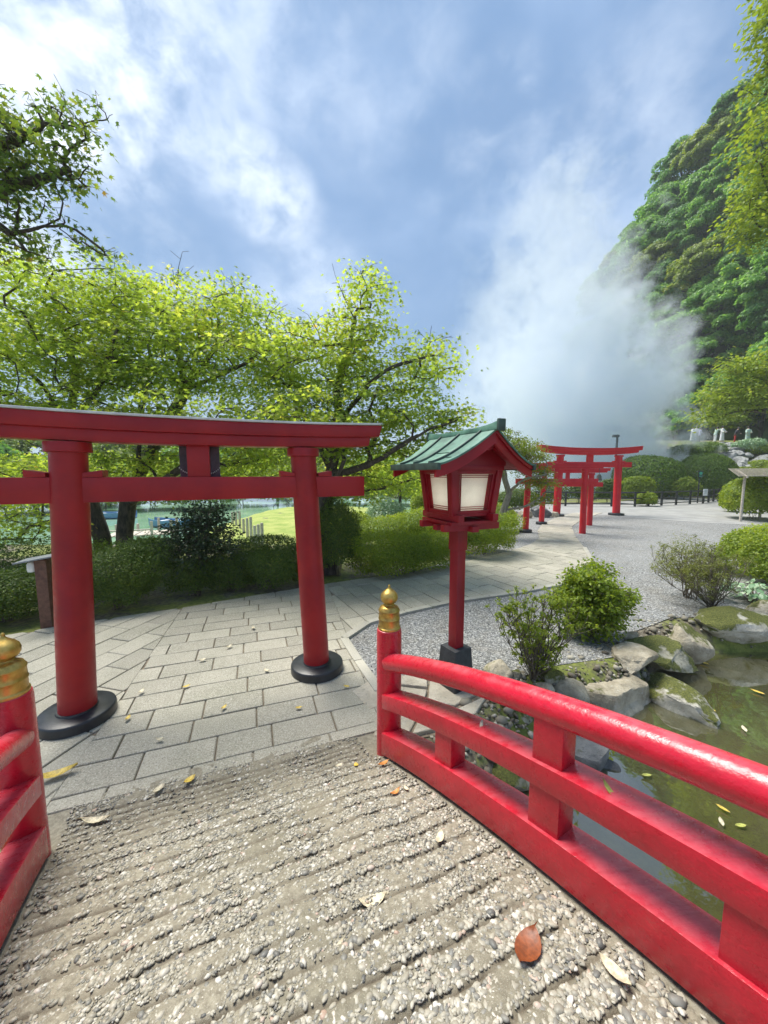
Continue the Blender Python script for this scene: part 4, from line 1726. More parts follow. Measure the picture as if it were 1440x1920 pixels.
# ------------------------------------------------------------------ torii gates
def torii(label, L, Rr, z, dia, over_k, over_n, rise, lean, mat, group, ring=True, plaque=False, wedge=True, pw=0.18, depth=0.24):
    """z: pillar top, lower beam mid, beam top, tie low, tie high"""
    L, Rr = np.array(L), np.array(Rr)
    d = Rr - L
    sp = float(np.linalg.norm(d))
    m = (L + Rr) / 2
    root = thing('torii_gate', label, 'gate', (m[0], m[1], 0.0), math.atan2(d[1], d[0]), group)
    zt, zm, zk, n0, n1 = z
    for sg in (-1, 1):
        xb = sg * sp / 2
        mb = MB()
        pts, rr = [], []
        for kz in np.linspace(-0.05, zt - 0.02, 8):
            f = max(0, kz) / zt
            pts.append((-sg * lean * f, 0, kz))
            rr.append(dia / 2 * (1.03 - 0.07 * f))
        mb.tube(pts, rr, 40)
        p = mb.part('pillar', mat, root, sharp=60)
        p.location = (xb, 0, 0)
        mb = MB()
        cx_ = -sg * lean * 0.98
        mb.lathe([(dia * 0.50, zt - 0.085), (dia * 0.60, zt - 0.08), (dia * 0.60, zt - 0.012), (dia * 0.585, zt - 0.002)], 36, None, (cx_, 0, 0))
        mb.part('collar', mat, p, sharp=40)
        if ring is True or ring == sg:
            mb = MB()
            r_ = dia * 1.06
            mb.lathe([(r_ * 1.0, -0.02), (r_ * 1.0, 0.085), (r_ * 0.985, 0.100), (r_ * 0.95, 0.107), (dia * 0.56, 0.112), (dia * 0.54, 0.125), (dia * 0.5, 0.127)], 44)
            mb.part('base_ring', 'black_lacquer', p, sharp=40)
    half = sp / 2

    def beam(name, x1, h0, h1, dy, slant, parent, curve):
        xs_ = np.linspace(-x1, x1, 29)
        secs = []
        for i, x in enumerate(xs_):
            zz = curve * abs(x / x1) ** 2.4
            e = slant if i == len(xs_) - 1 else (-slant if i == 0 else 0)
            secs.append([(x, -dy / 2, h0 + zz), (x, dy / 2, h0 + zz), (x + e, dy / 2, h1 + zz), (x + e, -dy / 2, h1 + zz)])
        mb = MB()
        mb.sweep(secs)
        return mb.part(name, mat, parent, bevel=min(0.006, dia * 0.02))
    top = beam('top_beam', half + over_k, zm, zk - 0.012, depth * 1.25, 0.03, root, rise)
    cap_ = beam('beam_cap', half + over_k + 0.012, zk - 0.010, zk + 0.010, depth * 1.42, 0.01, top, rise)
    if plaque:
        cap_.data.materials[0] = MT['pale_cap']  # the cap along this gate's top beam is pale grey
    beam('under_beam', half + over_k * 0.84, zt - 0.002, zm - 0.001, depth, 0.02, top, rise)
    tie = beam('tie_beam', half + over_n, n0, n1, dia * 0.55, 0.0, root, 0.0)
    if wedge:
        for sg in (-1, 1):
            for side in (-1, 1):
                mb = MB()
                xi = sg * (half - lean * 0.8)
                x0 = xi + side * dia * 0.45
                x1 = xi + side * (dia * 0.5 + 0.12)
                mb.sweep([[(x0, -dia * 0.3, n1 + 0.001), (x0, dia * 0.3, n1 + 0.001), (x0, dia * 0.3, n1 + 0.035), (x0, -dia * 0.3, n1 + 0.035)],
                          [(x1, -dia * 0.3, n1 + 0.001), (x1, dia * 0.3, n1 + 0.001), (x1, dia * 0.3, n1 + 0.058), (x1, -dia * 0.3, n1 + 0.058)]])
                mb.part('wedge', mat, tie, bevel=0.003)
    mb = MB()
    mb.box((0, 0, (n1 + zt) / 2), (pw, dia * 0.42, zt - n1 + 0.002))
    mb.part('centre_strut', mat, root, bevel=0.004)
    if plaque:
        mb = MB()
        mb.box((0, dia * 0.42 + 0.02, (n1 + zt) / 2 + 0.008), (0.335, 0.03, zt - n1 + 0.06), Matrix.Identity(4))
        pl = mb.part('plaque', 'plaque_wood', root, bevel=0.003)
        for sg in (-1, 1):
            mb = MB()
            for q in range(7):
                f = q / 6
                mb.lathe([(0.0035, 0), (0.0055, 0.006), (0.0035, 0.012)], 8, None, (sg * (0.165 - 0.085 * f), dia * 0.2 - 0.0 + 0.02, n1 + 0.075 - 0.05 * (1 - (1 - f) ** 2)))
            tag(mb.part('chain', 'chain', pl), kind='stuff')
    return root


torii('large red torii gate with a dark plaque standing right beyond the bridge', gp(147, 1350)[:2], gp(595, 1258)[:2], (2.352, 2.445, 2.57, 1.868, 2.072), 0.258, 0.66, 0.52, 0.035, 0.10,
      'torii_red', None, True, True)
GA = torii('small bright red torii with level top beam, nearest of the three over the far path', gp(985, 998)[:2], gp(1092, 1000)[:2], (2.27, 2.34, 2.46, 1.74, 1.93), 0.21, 0.62, 0.40, 0.02, 0.03,
           'torii_bright', 'torii gates over the far path', -1, False, False, 0.15, 0.2)
torii('small bright red torii between the nearest and the tallest gate over the far path', gp(1015, 983)[:2], gp(1105, 985)[:2], (2.13, 2.19, 2.30, 1.58, 1.76), 0.21, 0.60, 0.40, 0.02, 0.03,
      'torii_bright', 'torii gates over the far path', -1, False, False, 0.15, 0.2)
torii('tallest bright red torii with upswept beam ends at the end of the far path', gp(1043, 968)[:2], gp(1155, 966)[:2], (3.02, 3.14, 3.34, 2.42, 2.68), 0.34, 1.05, 0.62, 0.13, 0.06,
      'torii_bright', 'torii gates over the far path', True, False, True, 0.30, 0.34)

# bronze bell under the right end of the nearest small gate
bp = gp(1092, 1000)
bl_t = thing('hanging_bell', 'small bronze bell hanging from the beam end of the near far-path torii', 'bell', (bp[0] + 0.48, bp[1] + 0.02, 1.86))
mb = MB()
mb.lathe([(0.095, 0), (0.10, 0.02), (0.082, 0.06), (0.072, 0.16), (0.05, 0.21), (0.015, 0.225)], 20)
mb.part('bell_body', 'bronze', bl_t)
mb = MB()
mb.tube([(0, 0, 0.22), (0, 0, 0.485)], 0.008, 6)
mb.part('cord', 'dark_metal', bl_t)

# ------------------------------------------------------------------ the lantern
LX, LY = 0.705, 3.42
lan = thing('lantern_post', 'red wooden lantern post with green copper roof on black stone base', 'lantern', (LX, LY, 0.0), R(24))
TW = Matrix.Rotation(R(9), 4, 'Z')
mb = MB()
mb.box((0, 0, 0.19), (0.265, 0.265, 0.46), TW, (0.80, 0.80))
mb.part('stone_base', 'black_stone', lan, bevel=0.008)
mb = MB()
mb.box((0, 0, 0.90), (0.104, 0.104, 1.0), TW)
post = mb.part('post', 'lantern_red', lan, bevel=0.004)
mb = MB()
mb.box((0, 0, 1.51), (0.124, 0.124, 0.26), TW)
mb.part('post_sleeve', 'lantern_red', post, bevel=0.005)
zb1 = 2.13
mb = MB()
mb.box((0, 0, 1.667), (0.50, 0.50, 0.028))
tray = mb.part('tray', 'lantern_red', lan, bevel=0.003)
for ax in (0, 1):
    for sg in (-1, 1):
        mb = MB()
        if ax == 0:
            mb.box((0, sg * 0.185, 1.623 + 0.004), (0.60, 0.062, 0.06))
        else:
            mb.box((sg * 0.185, 0, 1.6825 + 0.032), (0.062, 0.60, 0.06))
        mb.part('tray_beam', 'lantern_red', tray, bevel=0.003)
for ax in (0, 1):
    mb = MB()
    mb.box((0, 0, 1.61), (0.52, 0.07, 0.05) if ax == 0 else (0.07, 0.52, 0.052))
    mb.part('bracket', 'lantern_red', tray, bevel=0.003)
wb_, wt_ = 0.205, 0.245      # half widths of the tapering lamp box
zb0 = 1.745


def face_pt(k, u, v, out=0.0):
    """point on face k (0 front -y, 1 right, 2 back, 3 left); u -1..1 across, v 0..1 up"""
    w = wb_ + (wt_ - wb_) * v + out
    x, y, z = u * (wb_ + (wt_ - wb_) * v), -w, zb0 + (zb1 - zb0) * v
    c, s = ((1, 0), (0, 1), (-1, 0), (0, -1))[k]
    return (x * c - y * s, x * s + y * c, z)


def face_bar(mb, k, u0, v0, u1, v1, o0, o1):
    a = [face_pt(k, u, v, o0) for u, v in ((u0, v0), (u1, v0), (u1, v1), (u0, v1))]
    b = [face_pt(k, u, v, o1) for u, v in ((u0, v0), (u1, v0), (u1, v1), (u0, v1))]
    mb.sweep([a, b])


mb = MB()
mb.box((0, 0, zb0 - 0.012), (2 * wb_ + 0.03, 2 * wb_ + 0.03, 0.022))
boxo = mb.part('lamp_box', 'lantern_red', lan, bevel=0.003)
for sx in (-1, 1):
    for sy in (-1, 1):
        mb = MB()
        lo = [(sx * wb_ + q * 0.030, sy * wb_ + w * 0.030, zb0 - 0.01) for q, w in ((-1, -1), (1, -1), (1, 1), (-1, 1))]
        hi = [(sx * wt_ + q * 0.030, sy * wt_ + w * 0.030, zb1 + 0.01) for q, w in ((-1, -1), (1, -1), (1, 1), (-1, 1))]
        mb.sweep([lo, hi])
        mb.part('corner_post', 'lantern_red', boxo, bevel=0.003)
for k in range(4):
    mb = MB()
    face_bar(mb, k, -0.86, 0.0, 0.86, 0.075, -0.022, 0.016)
    face_bar(mb, k, -0.86, 0.915, 0.86, 1.0, -0.022, 0.016)
    for sg in (-1, 1):
        a_, b_ = sorted((sg * 0.75, sg * 0.86))
        face_bar(mb, k, a_, 0.076, b_, 0.914, -0.020, 0.010)
    mb.part('frame', 'lantern_red', boxo, bevel=0.002)
    mb = MB()
    for u in (-0.70, -0.63, 0.63, 0.70):
        face_bar(mb, k, u - 0.011, 0.077, u + 0.011, 0.913, -0.014, 0.000)
    for v in (0.115, 0.16, 0.84, 0.88):
        face_bar(mb, k, -0.745, v - 0.007, 0.745, v + 0.007, -0.015, -0.001)
    mb.part('lattice', 'lantern_red', boxo)
    mb = MB()
    face_bar(mb, k, -0.84, 0.03, 0.84, 0.97, -0.030, -0.024)
    mb.part('pane', 'paper', boxo)
mb = MB()
mb.lathe([(0.012, 0), (0.03, 0.02), (0.045, 0.06), (0.04, 0.095), (0.02, 0.115)], 16, None, (0, 0, zb0 + 0.10))
glow = bpy.data.materials.new('bulb_glow')
glow.use_nodes = True
glow.node_tree.nodes['Principled BSDF'].inputs['Emission Color'].default_value = (1.0, 0.98, 0.86, 1)
glow.node_tree.nodes['Principled BSDF'].inputs['Emission Strength'].default_value = 8.0
mb.part('bulb', glow, lan)
mb = MB()
mb.box((0, 0, zb1 + 0.022), (0.56, 0.56, 0.045))
mb.part('head_plate', 'lantern_red', lan, bevel=0.004)

# curved gable roof, ridge along local y
ZR, ZE, XE = 2.455, 2.165, 0.50


def roof_z(x):
    u = min(1.0, abs(x) / XE)
    return ZE + (ZR - ZE) * ((1 - u) ** 1.45 * 0.92 + (1 - u) * 0.08)


def roof_hl(x):
    return 0.505 - 0.085 * min(1.0, abs(x) / XE)


xs_ = np.concatenate([np.linspace(-XE, 0, 13), np.linspace(0, XE, 13)[1:]])


def roof_shell(name, mat, dz0, dz1, grow, parent):
    mb = MB()
    secs = []
    for x in xs_:
        hl = roof_hl(x) + grow
        z = roof_z(x)
        secs.append([(x, -hl, z + dz0), (x, hl, z + dz0), (x, hl, z + dz1), (x, -hl, z + dz1)])
    mb.sweep(secs)
    return mb.part(name, mat, parent, sharp=30)


roof = roof_shell('roof', 'copper', 0.0, 0.016, 0.0, lan)
roof_shell('roof_board', 'lantern_red', -0.030, -0.001, -0.012, roof)
for sy in (-1, 1):
    # barge boards under the gable edge
    mb = MB()
    secs = []
    for x in xs_:
        y = sy * (roof_hl(x) - 0.045)
        z = roof_z(x)
        dpz = 0.062 + 0.02 * (1 - abs(x) / XE)
        secs.append([(x, y - 0.014, z - 0.031 - dpz), (x, y + 0.014, z - 0.031 - dpz), (x, y + 0.014, z - 0.0305), (x, y - 0.014, z - 0.0305)])
    mb.sweep(secs)
    mb.part('barge_board', 'lantern_red', roof, sharp=30)
    # gable wall with its pendant
    mb = MB()
    poly = [(-0.30, 2.17), (0.30, 2.17)] + [(x, roof_z(x) - 0.04) for x in np.linspace(0.30, -0.30, 13)]
    y0 = sy * 0.262
    secs = [[(x, y0 - 0.012, z) for x, z in poly], [(x, y0 + 0.012, z) for x, z in poly]]
    mb.sweep(secs)
    mb.part('gable_wall', 'lantern_red', roof, sharp=30)
    mb = MB()
    pend = [(x, z - 0.085) for x, z in ((0, 2.375), (0.05, 2.40), (0.075, 2.375), (0.12, 2.385), (0.10, 2.43), (0.055, 2.455), (0, 2.475), (-0.055, 2.455), (-0.10, 2.43), (-0.12, 2.385), (-0.075, 2.375), (-0.05, 2.40))]
    y0 = sy * 0.40
    mb.sweep([[(x, y0 - 0.010, z) for x, z in pend], [(x, y0 + 0.010, z) for x, z in pend]])
    mb.part('gable_pendant', 'lantern_red', roof, sharp=30)
for sx in (-1, 1):
    for yb in (-0.30, -0.02, 0.26):
        mb = MB()
        secs = []
        for x in np.linspace(0.03, XE - 0.002, 14):
            y = yb * (roof_hl(x) / 0.46)
            z = roof_z(x) + 0.0155
            secs.append([(sx * x, y - 0.011, z), (sx * x, y + 0.011, z), (sx * x, y + 0.009, z + 0.020), (sx * x, y - 0.009, z + 0.020)])
        mb.sweep(secs)
        mb.part('seam', 'copper_dark', roof, sharp=30)
    for yb0, yb1, u in ((-0.28, -0.04, 0.55), (0.0, 0.24, 0.78), (-0.40, -0.31, 0.72)):
        mb = MB()
        x = u * XE
        z = roof_z(x) + 0.0165
        mb.box((sx * x, (yb0 + yb1) / 2 * roof_hl(x) / 0.46, z + 0.002), (0.012, (yb1 - yb0) * 0.95, 0.004))
        mb.part('seam', 'copper_dark', roof)
    mb = MB()
    secs = []
    for yy in np.linspace(-1, 1, 9):
        y = yy * (roof_hl(XE) + 0.006)
        secs.append([(sx * (XE - 0.02), y, ZE - 0.034), (sx * (XE + 0.012), y, ZE - 0.034), (sx * (XE + 0.012), y, ZE + 0.022), (sx * (XE - 0.02), y, ZE + 0.018)])
    mb.sweep(secs)
    mb.part('eave_trim', 'copper_dark', roof, bevel=0.003)
mb = MB()
secs = []
for y in np.linspace(-0.53, 0.53, 15):
    lift = 0.03 * abs(y / 0.53) ** 4
    secs.append([(-0.032, y, ZR - 0.005), (0.032, y, ZR - 0.005), (0.024, y, ZR + 0.036 + lift), (-0.024, y, ZR + 0.036 + lift)])
mb.sweep(secs)
ridge = mb.part('ridge', 'copper', roof, bevel=0.004)
for sy in (-1, 1):
    mb = MB()
    mb.box((0, sy * 0.540, ZR + 0.03), (0.07, 0.028, 0.095))
    mb.part('ridge_end', 'copper_dark', ridge, bevel=0.006)

# ------------------------------------------------------------------ flagstones and bank rocks
apron = tag(link('stone_apron', np_mesh('stone_apron', [(-0.1, 2.62, 0.002), (0.5, 2.75, 0.002), (1.0, 3.2, 0.002), (0.9, 3.6, 0.002), (-0.2, 3.55, 0.002), (-0.38, 3.3, 0.002)], np.array([[0, 1, 2, 3, 4, 5]])), joint),
            'cream flagstone apron round the foot of the lantern', None, None, 'structure')
fl = [[(-0.08, 2.70), (0.20, 2.72), (0.30, 2.95), (0.05, 3.08), (-0.10, 2.98)], [(0.22, 2.70), (0.52, 2.80), (0.62, 3.05), (0.38, 3.12), (0.31, 2.93)], [(0.07, 3.10), (0.32, 2.98), (0.37, 3.14), (0.42, 3.32), (0.15, 3.38)],
      [(-0.12, 3.02), (0.05, 3.11), (0.12, 3.38), (-0.14, 3.50), (-0.32, 3.30)], [(0.40, 3.15), (0.64, 3.08), (0.95, 3.30), (0.80, 3.55), (0.46, 3.50)], [(0.17, 3.41), (0.43, 3.36), (0.45, 3.56), (-0.08, 3.58)],
      [(0.56, 2.83), (0.80, 2.98), (0.98, 3.24), (0.66, 3.05)]]
for q in fl:
    q = np.array(q)
    c = q.mean(0)
    V, F = slab_arrays(q - c + (q - c) * -0.03, 0.028 + rs.normal(0, 0.004), rs.normal(0, 0.01, 2))
    o = link('flagstone', np_mesh('flagstone', V, F), 'flagstone', apron)
    o.location = (*c, 0)


def rock_px(label, x0, x1, y0, y1, zb, mat, seed, dr=0.8, group='rocks along the pond bank', sink=0.12, rotz=0.0, top=None, facets=12, rough=0.13, tilt=(0, 0)):
    """boulder whose outline fills a box of the picture, standing at height zb"""
    c = gp((x0 + x1) / 2, y1, zb)
    zc_ = c[1] * math.cos(PITCH) + (EYE - zb) * math.sin(PITCH)
    w = (x1 - x0) * zc_ / FOC
    dpt = w * dr
    yc = c[1] + dpt * 0.42
    ctr = gp((x0 + x1) / 2, y1, zb)
    sx = (yc / c[1])
    ztop = dp((x0 + x1) / 2, y0, yc + dpt * 0.25)[2]
    h = max(0.08, ztop - zb) + sink
    return rock('rock', label, (c[0] * sx, yc, zb - sink + h / 2), (w * 1.2, dpt * 1.15, h * 1.2), mat, seed, rotz, tilt, facets, rough, 4, group, top)


WZ = -0.34
rock_px('big pale flat-topped boulder at the water edge behind the railing', 1052, 1208, 1232, 1338, WZ, 'rock_pale', 3, 0.85, top=0.42, facets=11)
rock_px('small pale rounded rock beside the flat-topped boulder', 1140, 1222, 1206, 1252, -0.02, 'rock_pale', 4, 0.8, facets=10)
rock_px('moss covered rock between the pale rock and the upright rock', 1178, 1288, 1193, 1262, WZ + 0.1, 'rock_moss', 9, 0.8, facets=11)
rock_px('upright brown rock left of the long mossy boulder', 1260, 1324, 1168, 1242, WZ + 0.1, 'rock_pale', 14, 0.8, facets=9)
rock_px('broad mossy boulder under the juniper bush', 1298, 1452, 1140, 1212, -0.22, 'rock_half', 8, 0.6, facets=11)
rock_px('pale rock at the right edge behind the mossy boulder', 1388, 1470, 1124, 1165, -0.05, 'rock_pale', 21, 0.7)
rock_px('round pale rock in front of the flat-topped boulder', 1036, 1106, 1268, 1318, -0.15, 'rock_pale', 25, 0.9, facets=11)
rock_px('low pale rock behind the handrail left of the round rock', 1000, 1046, 1280, 1306, -0.05, 'rock_pale', 27, 0.9)
rock_px('mossy boulder seen between handrail and middle rail', 897, 1010, 1302, 1388, -0.28, 'rock_moss', 33, 0.75, facets=11)
rock_px('grey stone beside the black lantern base', 903, 958, 1238, 1272, 0.0, 'rock_pale', 36, 0.8, facets=11)
rock_px('small dark green stone at the foot of the thin shrub', 952, 982, 1252, 1272, 0.0, 'rock_moss', 38, 0.8)
rock_px('flat stone lying on the gravel by the round bush', 1160, 1196, 1186, 1200, 0.0, 'rock_pale', 39, 0.7)
rock_px('dark wet rock in the water under the handrail', 1066, 1152, 1372, 1442, WZ, 'rock_dark', 41, 0.7, facets=11)
rock_px('small wet stone in the water below the dark rock', 1112, 1160, 1432, 1458, WZ - 0.04, 'rock_dark', 43, 0.7)
rock_px('green mossy bank stone seen under the middle rail', 868, 990, 1402, 1486, WZ, 'rock_moss', 45, 0.8, facets=11)
rock_px('dark stone seen behind the lower rail beside the end post', 752, 812, 1352, 1392, -0.2, 'rock_dark', 47, 0.8)
rock_px('small stone right of the thin shrub', 1010, 1052, 1248, 1278, 0.0, 'rock_moss', 48, 0.8)
rock_px('pebble pile stone beside the flat boulder', 1030, 1062, 1300, 1325, -0.15, 'rock_dark', 51, 0.9)
# the long slab that lies out into the water
a_, b_ = gp(1215, 1290, WZ), gp(1362, 1385, WZ)
cc = (a_ + b_) / 2
ang = math.atan2(b_[1] - a_[1], b_[0] - a_[0])
rock('rock', 'long moss-sided white-topped slab of rock lying out into the pond', (cc[0] + 0.02, cc[1] + 0.14, WZ + 0.06), (float(np.linalg.norm(b_ - a_)) + 0.42, 0.50, 0.50), 'rock_half', 64, ang, (0, 0.05), 14, 0.14, 4, 'rocks along the pond bank', 0.55)
# drowned ledges
for i, (x0, x1, y, lb) in enumerate(((1270, 1425, 1262, 'sandy flat rock lying just under water beside the long slab'), (1130, 1230, 1300, 'drowned pale rock under water between flat boulder and slab'))):
    c = gp((x0 + x1) / 2, y, WZ - 0.08)
    rock('rock', lb, (c[0], c[1] + 0.1, WZ - 0.16), ((x1 - x0) * 0.0062, 0.8, 0.24), 'flagstone', 70 + i, R(-20), (0, 0), 6, 0.06, 4, 'rocks along the pond bank', 0.4)
# small boulder by the far gates with edging stones
rock_px('squared boulder beside the left pillars of the far gates', 996, 1030, 944, 971, 0.0, 'rock_dark', 81, 0.8, None)
for i, x in enumerate((958, 972, 984, 1036)):
    rock_px(('small round edging stone left of the far gates', 'pale edging stone under the crooked tree', 'edging stone beside the near far-path pillar', 'edging stone right of the squared boulder')[i], x, x + 13, 958, 972 - i % 2 * 2, 0.0, 'rock_pale', 90 + i, 0.8, 'edging stones')


# ------------------------------------------------------------------ hedges and shrubs
def shrub_px(label, x0, x1, y0, y1, n, seed, dr=0.8, z=0.0, name='shrub', **kw):
    """bush whose outline fills a box of the picture, standing on the ground at y1"""
    c = gp((x0 + x1) / 2, y1, z)
    zc_ = c[1] * math.cos(PITCH) + (EYE - z) * math.sin(PITCH)
    rx = (x1 - x0) * zc_ / FOC / 2
    ry = rx * dr
    yc = c[1] + ry * 0.85
    f = yc / c[1]
    ztop = dp((x0 + x1) / 2, y0, yc)[2]
    rz = max(0.1, (ztop - z) / 2)
    rg_ = np.random.default_rng(seed)
    az = math.atan2(c[0], c[1])
    return shrub(name, label, (c[0] * f, yc, z), (rx * f / (1 + 0.10 * abs(math.sin(az))), ry, rz), n, rg_, rotz=kw.pop('rotz', -az * 0.6), **kw)


# left of the path, in the shade of the maples
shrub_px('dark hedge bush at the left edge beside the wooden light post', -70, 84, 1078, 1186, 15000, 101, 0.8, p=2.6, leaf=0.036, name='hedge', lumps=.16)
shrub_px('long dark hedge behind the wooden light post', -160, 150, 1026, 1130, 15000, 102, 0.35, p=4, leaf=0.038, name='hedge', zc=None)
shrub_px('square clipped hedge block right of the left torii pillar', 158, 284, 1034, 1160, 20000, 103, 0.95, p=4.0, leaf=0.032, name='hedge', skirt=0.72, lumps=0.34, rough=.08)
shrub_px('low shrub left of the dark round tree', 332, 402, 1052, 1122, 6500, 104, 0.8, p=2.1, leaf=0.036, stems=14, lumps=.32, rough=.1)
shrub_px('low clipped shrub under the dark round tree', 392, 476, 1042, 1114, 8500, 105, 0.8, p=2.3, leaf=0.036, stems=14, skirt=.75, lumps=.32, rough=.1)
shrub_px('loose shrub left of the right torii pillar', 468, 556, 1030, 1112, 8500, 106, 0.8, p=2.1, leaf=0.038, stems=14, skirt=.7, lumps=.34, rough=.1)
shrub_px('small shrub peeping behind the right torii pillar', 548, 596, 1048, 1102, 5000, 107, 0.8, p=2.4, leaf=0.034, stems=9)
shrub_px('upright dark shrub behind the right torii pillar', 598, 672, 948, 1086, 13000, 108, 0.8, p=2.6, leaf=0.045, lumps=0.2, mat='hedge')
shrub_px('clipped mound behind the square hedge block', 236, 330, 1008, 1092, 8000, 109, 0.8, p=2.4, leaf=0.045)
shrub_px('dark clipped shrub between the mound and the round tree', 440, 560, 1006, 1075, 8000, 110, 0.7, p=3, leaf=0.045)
# sunny azalea hedges right of the torii
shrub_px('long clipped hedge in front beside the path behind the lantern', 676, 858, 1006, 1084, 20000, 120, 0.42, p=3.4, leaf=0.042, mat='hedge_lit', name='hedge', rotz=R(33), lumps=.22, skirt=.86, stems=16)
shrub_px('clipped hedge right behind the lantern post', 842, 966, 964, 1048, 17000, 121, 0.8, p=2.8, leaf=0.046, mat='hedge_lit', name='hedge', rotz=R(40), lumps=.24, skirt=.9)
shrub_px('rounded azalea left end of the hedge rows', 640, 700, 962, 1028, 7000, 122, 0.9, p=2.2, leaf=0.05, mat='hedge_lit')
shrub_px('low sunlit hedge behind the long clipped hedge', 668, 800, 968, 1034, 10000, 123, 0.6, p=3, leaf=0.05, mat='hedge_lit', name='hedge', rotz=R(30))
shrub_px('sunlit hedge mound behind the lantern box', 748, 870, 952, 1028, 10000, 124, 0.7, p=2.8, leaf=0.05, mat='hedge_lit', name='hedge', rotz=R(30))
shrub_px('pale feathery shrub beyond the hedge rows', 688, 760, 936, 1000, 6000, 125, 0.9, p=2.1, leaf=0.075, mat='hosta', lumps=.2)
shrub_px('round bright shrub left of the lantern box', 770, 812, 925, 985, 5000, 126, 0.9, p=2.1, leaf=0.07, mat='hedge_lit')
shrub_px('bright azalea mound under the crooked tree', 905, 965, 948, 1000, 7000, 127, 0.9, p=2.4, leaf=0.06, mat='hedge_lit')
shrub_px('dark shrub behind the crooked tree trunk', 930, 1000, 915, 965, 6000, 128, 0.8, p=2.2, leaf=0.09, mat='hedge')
# right side bushes by the pond
0 and shrub_px('round leafy bush on the gravel in front of the far path', 1046, 1178, 1050, 1214, 9500, 130, 0.9, p=2.0, leaf=0.044, shape='oval', mat='hedge_lit', lumps=0.42, low=-0.72, skirt=.74, stems=14, rough=.09)
shrub_px('big bright green bush at the right edge above the pond', 1352, 1500, 986, 1092, 13000, 132, 0.8, p=2.3, leaf=0.05, mat='hedge_lit', shape='oval', lumps=.22)
shrub_px('second bright bush low behind the big one at the right edge', 1400, 1530, 1012, 1118, 9000, 133, 0.8, p=2.3, leaf=0.05, mat='hedge_lit', shape='oval', lumps=.22)
shrub_px('tall sunny bush under the shelter roof at the right', 1362, 1470, 892, 978, 11000, 134, 0.8, p=2.2, leaf=0.11, mat='hedge_lit', lumps=.2)
shrub_px('sunny clipped mound left of the shelter', 1352, 1400, 900, 962, 6000, 135, 0.9, p=2.2, leaf=0.11, mat='hedge_lit', lumps=.15)
shrub_px('bright yellow-green bush behind the shelter roof', 1428, 1500, 872, 935, 6000, 136, 0.9, p=2.2, leaf=0.13, mat='wood_leaf_lit', lumps=.2)


def thin_shrub(label, base, w, h, seed, nstem, per, leaf, mat, fan=1.0, shape='oval', gap=0.5, lean=(0, 0)):
    """open shrub: bare forking stems with sprigs of leaves at their ends"""
    rg_ = np.random.default_rng(seed)
    root = thing('shrub', label, 'shrub', tuple(base))
    sk = Skel()
    r0 = sk.node((0, 0, -0.03), -1)
    tips = []
    for i in range(nstem):
        a = rg_.uniform(0, 6.28)
        k = math.sqrt(rg_.uniform(0.03, 1)) * fan
        e = np.array([math.cos(a) * k * w + lean[0], math.sin(a) * k * w * 0.75 + lean[1], h * rg_.uniform(0.55, 0.85) * (1 - 0.22 * k * k)])
        b = sk.node(rg_.normal(0, 0.02, 3) * (1, 1, 0), r0)
        m1 = sk.node(e * 0.33 + rg_.normal(0, 0.03, 3), b)
        m2 = sk.node(e * 0.66 + rg_.normal(0, 0.03, 3), m1)
        t_ = sk.node(e, m2)
        for src, cnt in ((m1, 2), (m2, 3), (t_, 4)):
            for g_ in range(cnt):
                q = sk.p[src] + rg_.normal(0, 1, 3) * (w * 0.17, w * 0.17, h * 0.07) + np.array([0, 0, h * 0.12])
                m3 = sk.node((sk.p[src] + q) / 2 + rg_.normal(0, 0.012, 3), src)
                tp = sk.node(q, m3)
                if src != m1 or rg_.random() < 0.5:
                    tips.append(q)
    tips = np.array(tips)
    n = len(tips) * per
    o = np.repeat(tips, per, 0)
    d = unit(rg_.normal(0, 1, (n, 3)) + np.array([0, 0, 0.7]))
    P = o + d * rg_.uniform(0.2, 1, n)[:, None] * leaf * 1.3
    link('foliage', leaves_mesh('foliage', P, d * 0.4 + np.array([0, 0, 0.8]) + rg_.normal(0, 0.4, (n, 3)), d, leaf * rg_.uniform(0.6, 1.2, n), shape, rg_.random(n)), mat, root)
    link('stems', sk.mesh('stems', 0.02, 0.0022, nmax=6), 'stem', root)
    return root


c = gp(1000, 1272)
thin_shrub('thin open shrub with bare stems beside the lantern base', c, 0.40, 0.96, 140, 34, 24, 0.027, 'hedge_lit', 1.0)
c = gp(1012, 1262)
shrub('shrub', 'low green tuft at the foot of the thin open shrub', (c[0], c[1] + 0.02, 0), (0.17, 0.15, 0.16), 900, np.random.default_rng(141), 0.035, 'hedge_lit', 2.0, 0.2, 0.3, 0.3, 'oval', 6)
c = gp(1336, 1142)
thin_shrub('olive feathery bush leaning left behind the mossy boulder', c, 0.62, 1.05, 142, 44, 30, 0.040, 'juniper', 1.0, 'needle', lean=(-0.28, 0))
c = gp(1300, 1130)
shrub('shrub', 'olive twiggy juniper mound at the right behind the pond rocks', (c[0] + 0.12, c[1] + 0.25, 0), (0.42, 0.36, 0.42), 5200, np.random.default_rng(143), 0.040, 'juniper', 2.0, 0.52, 0.3, 0.22, 'needle', 12, rough=.12)

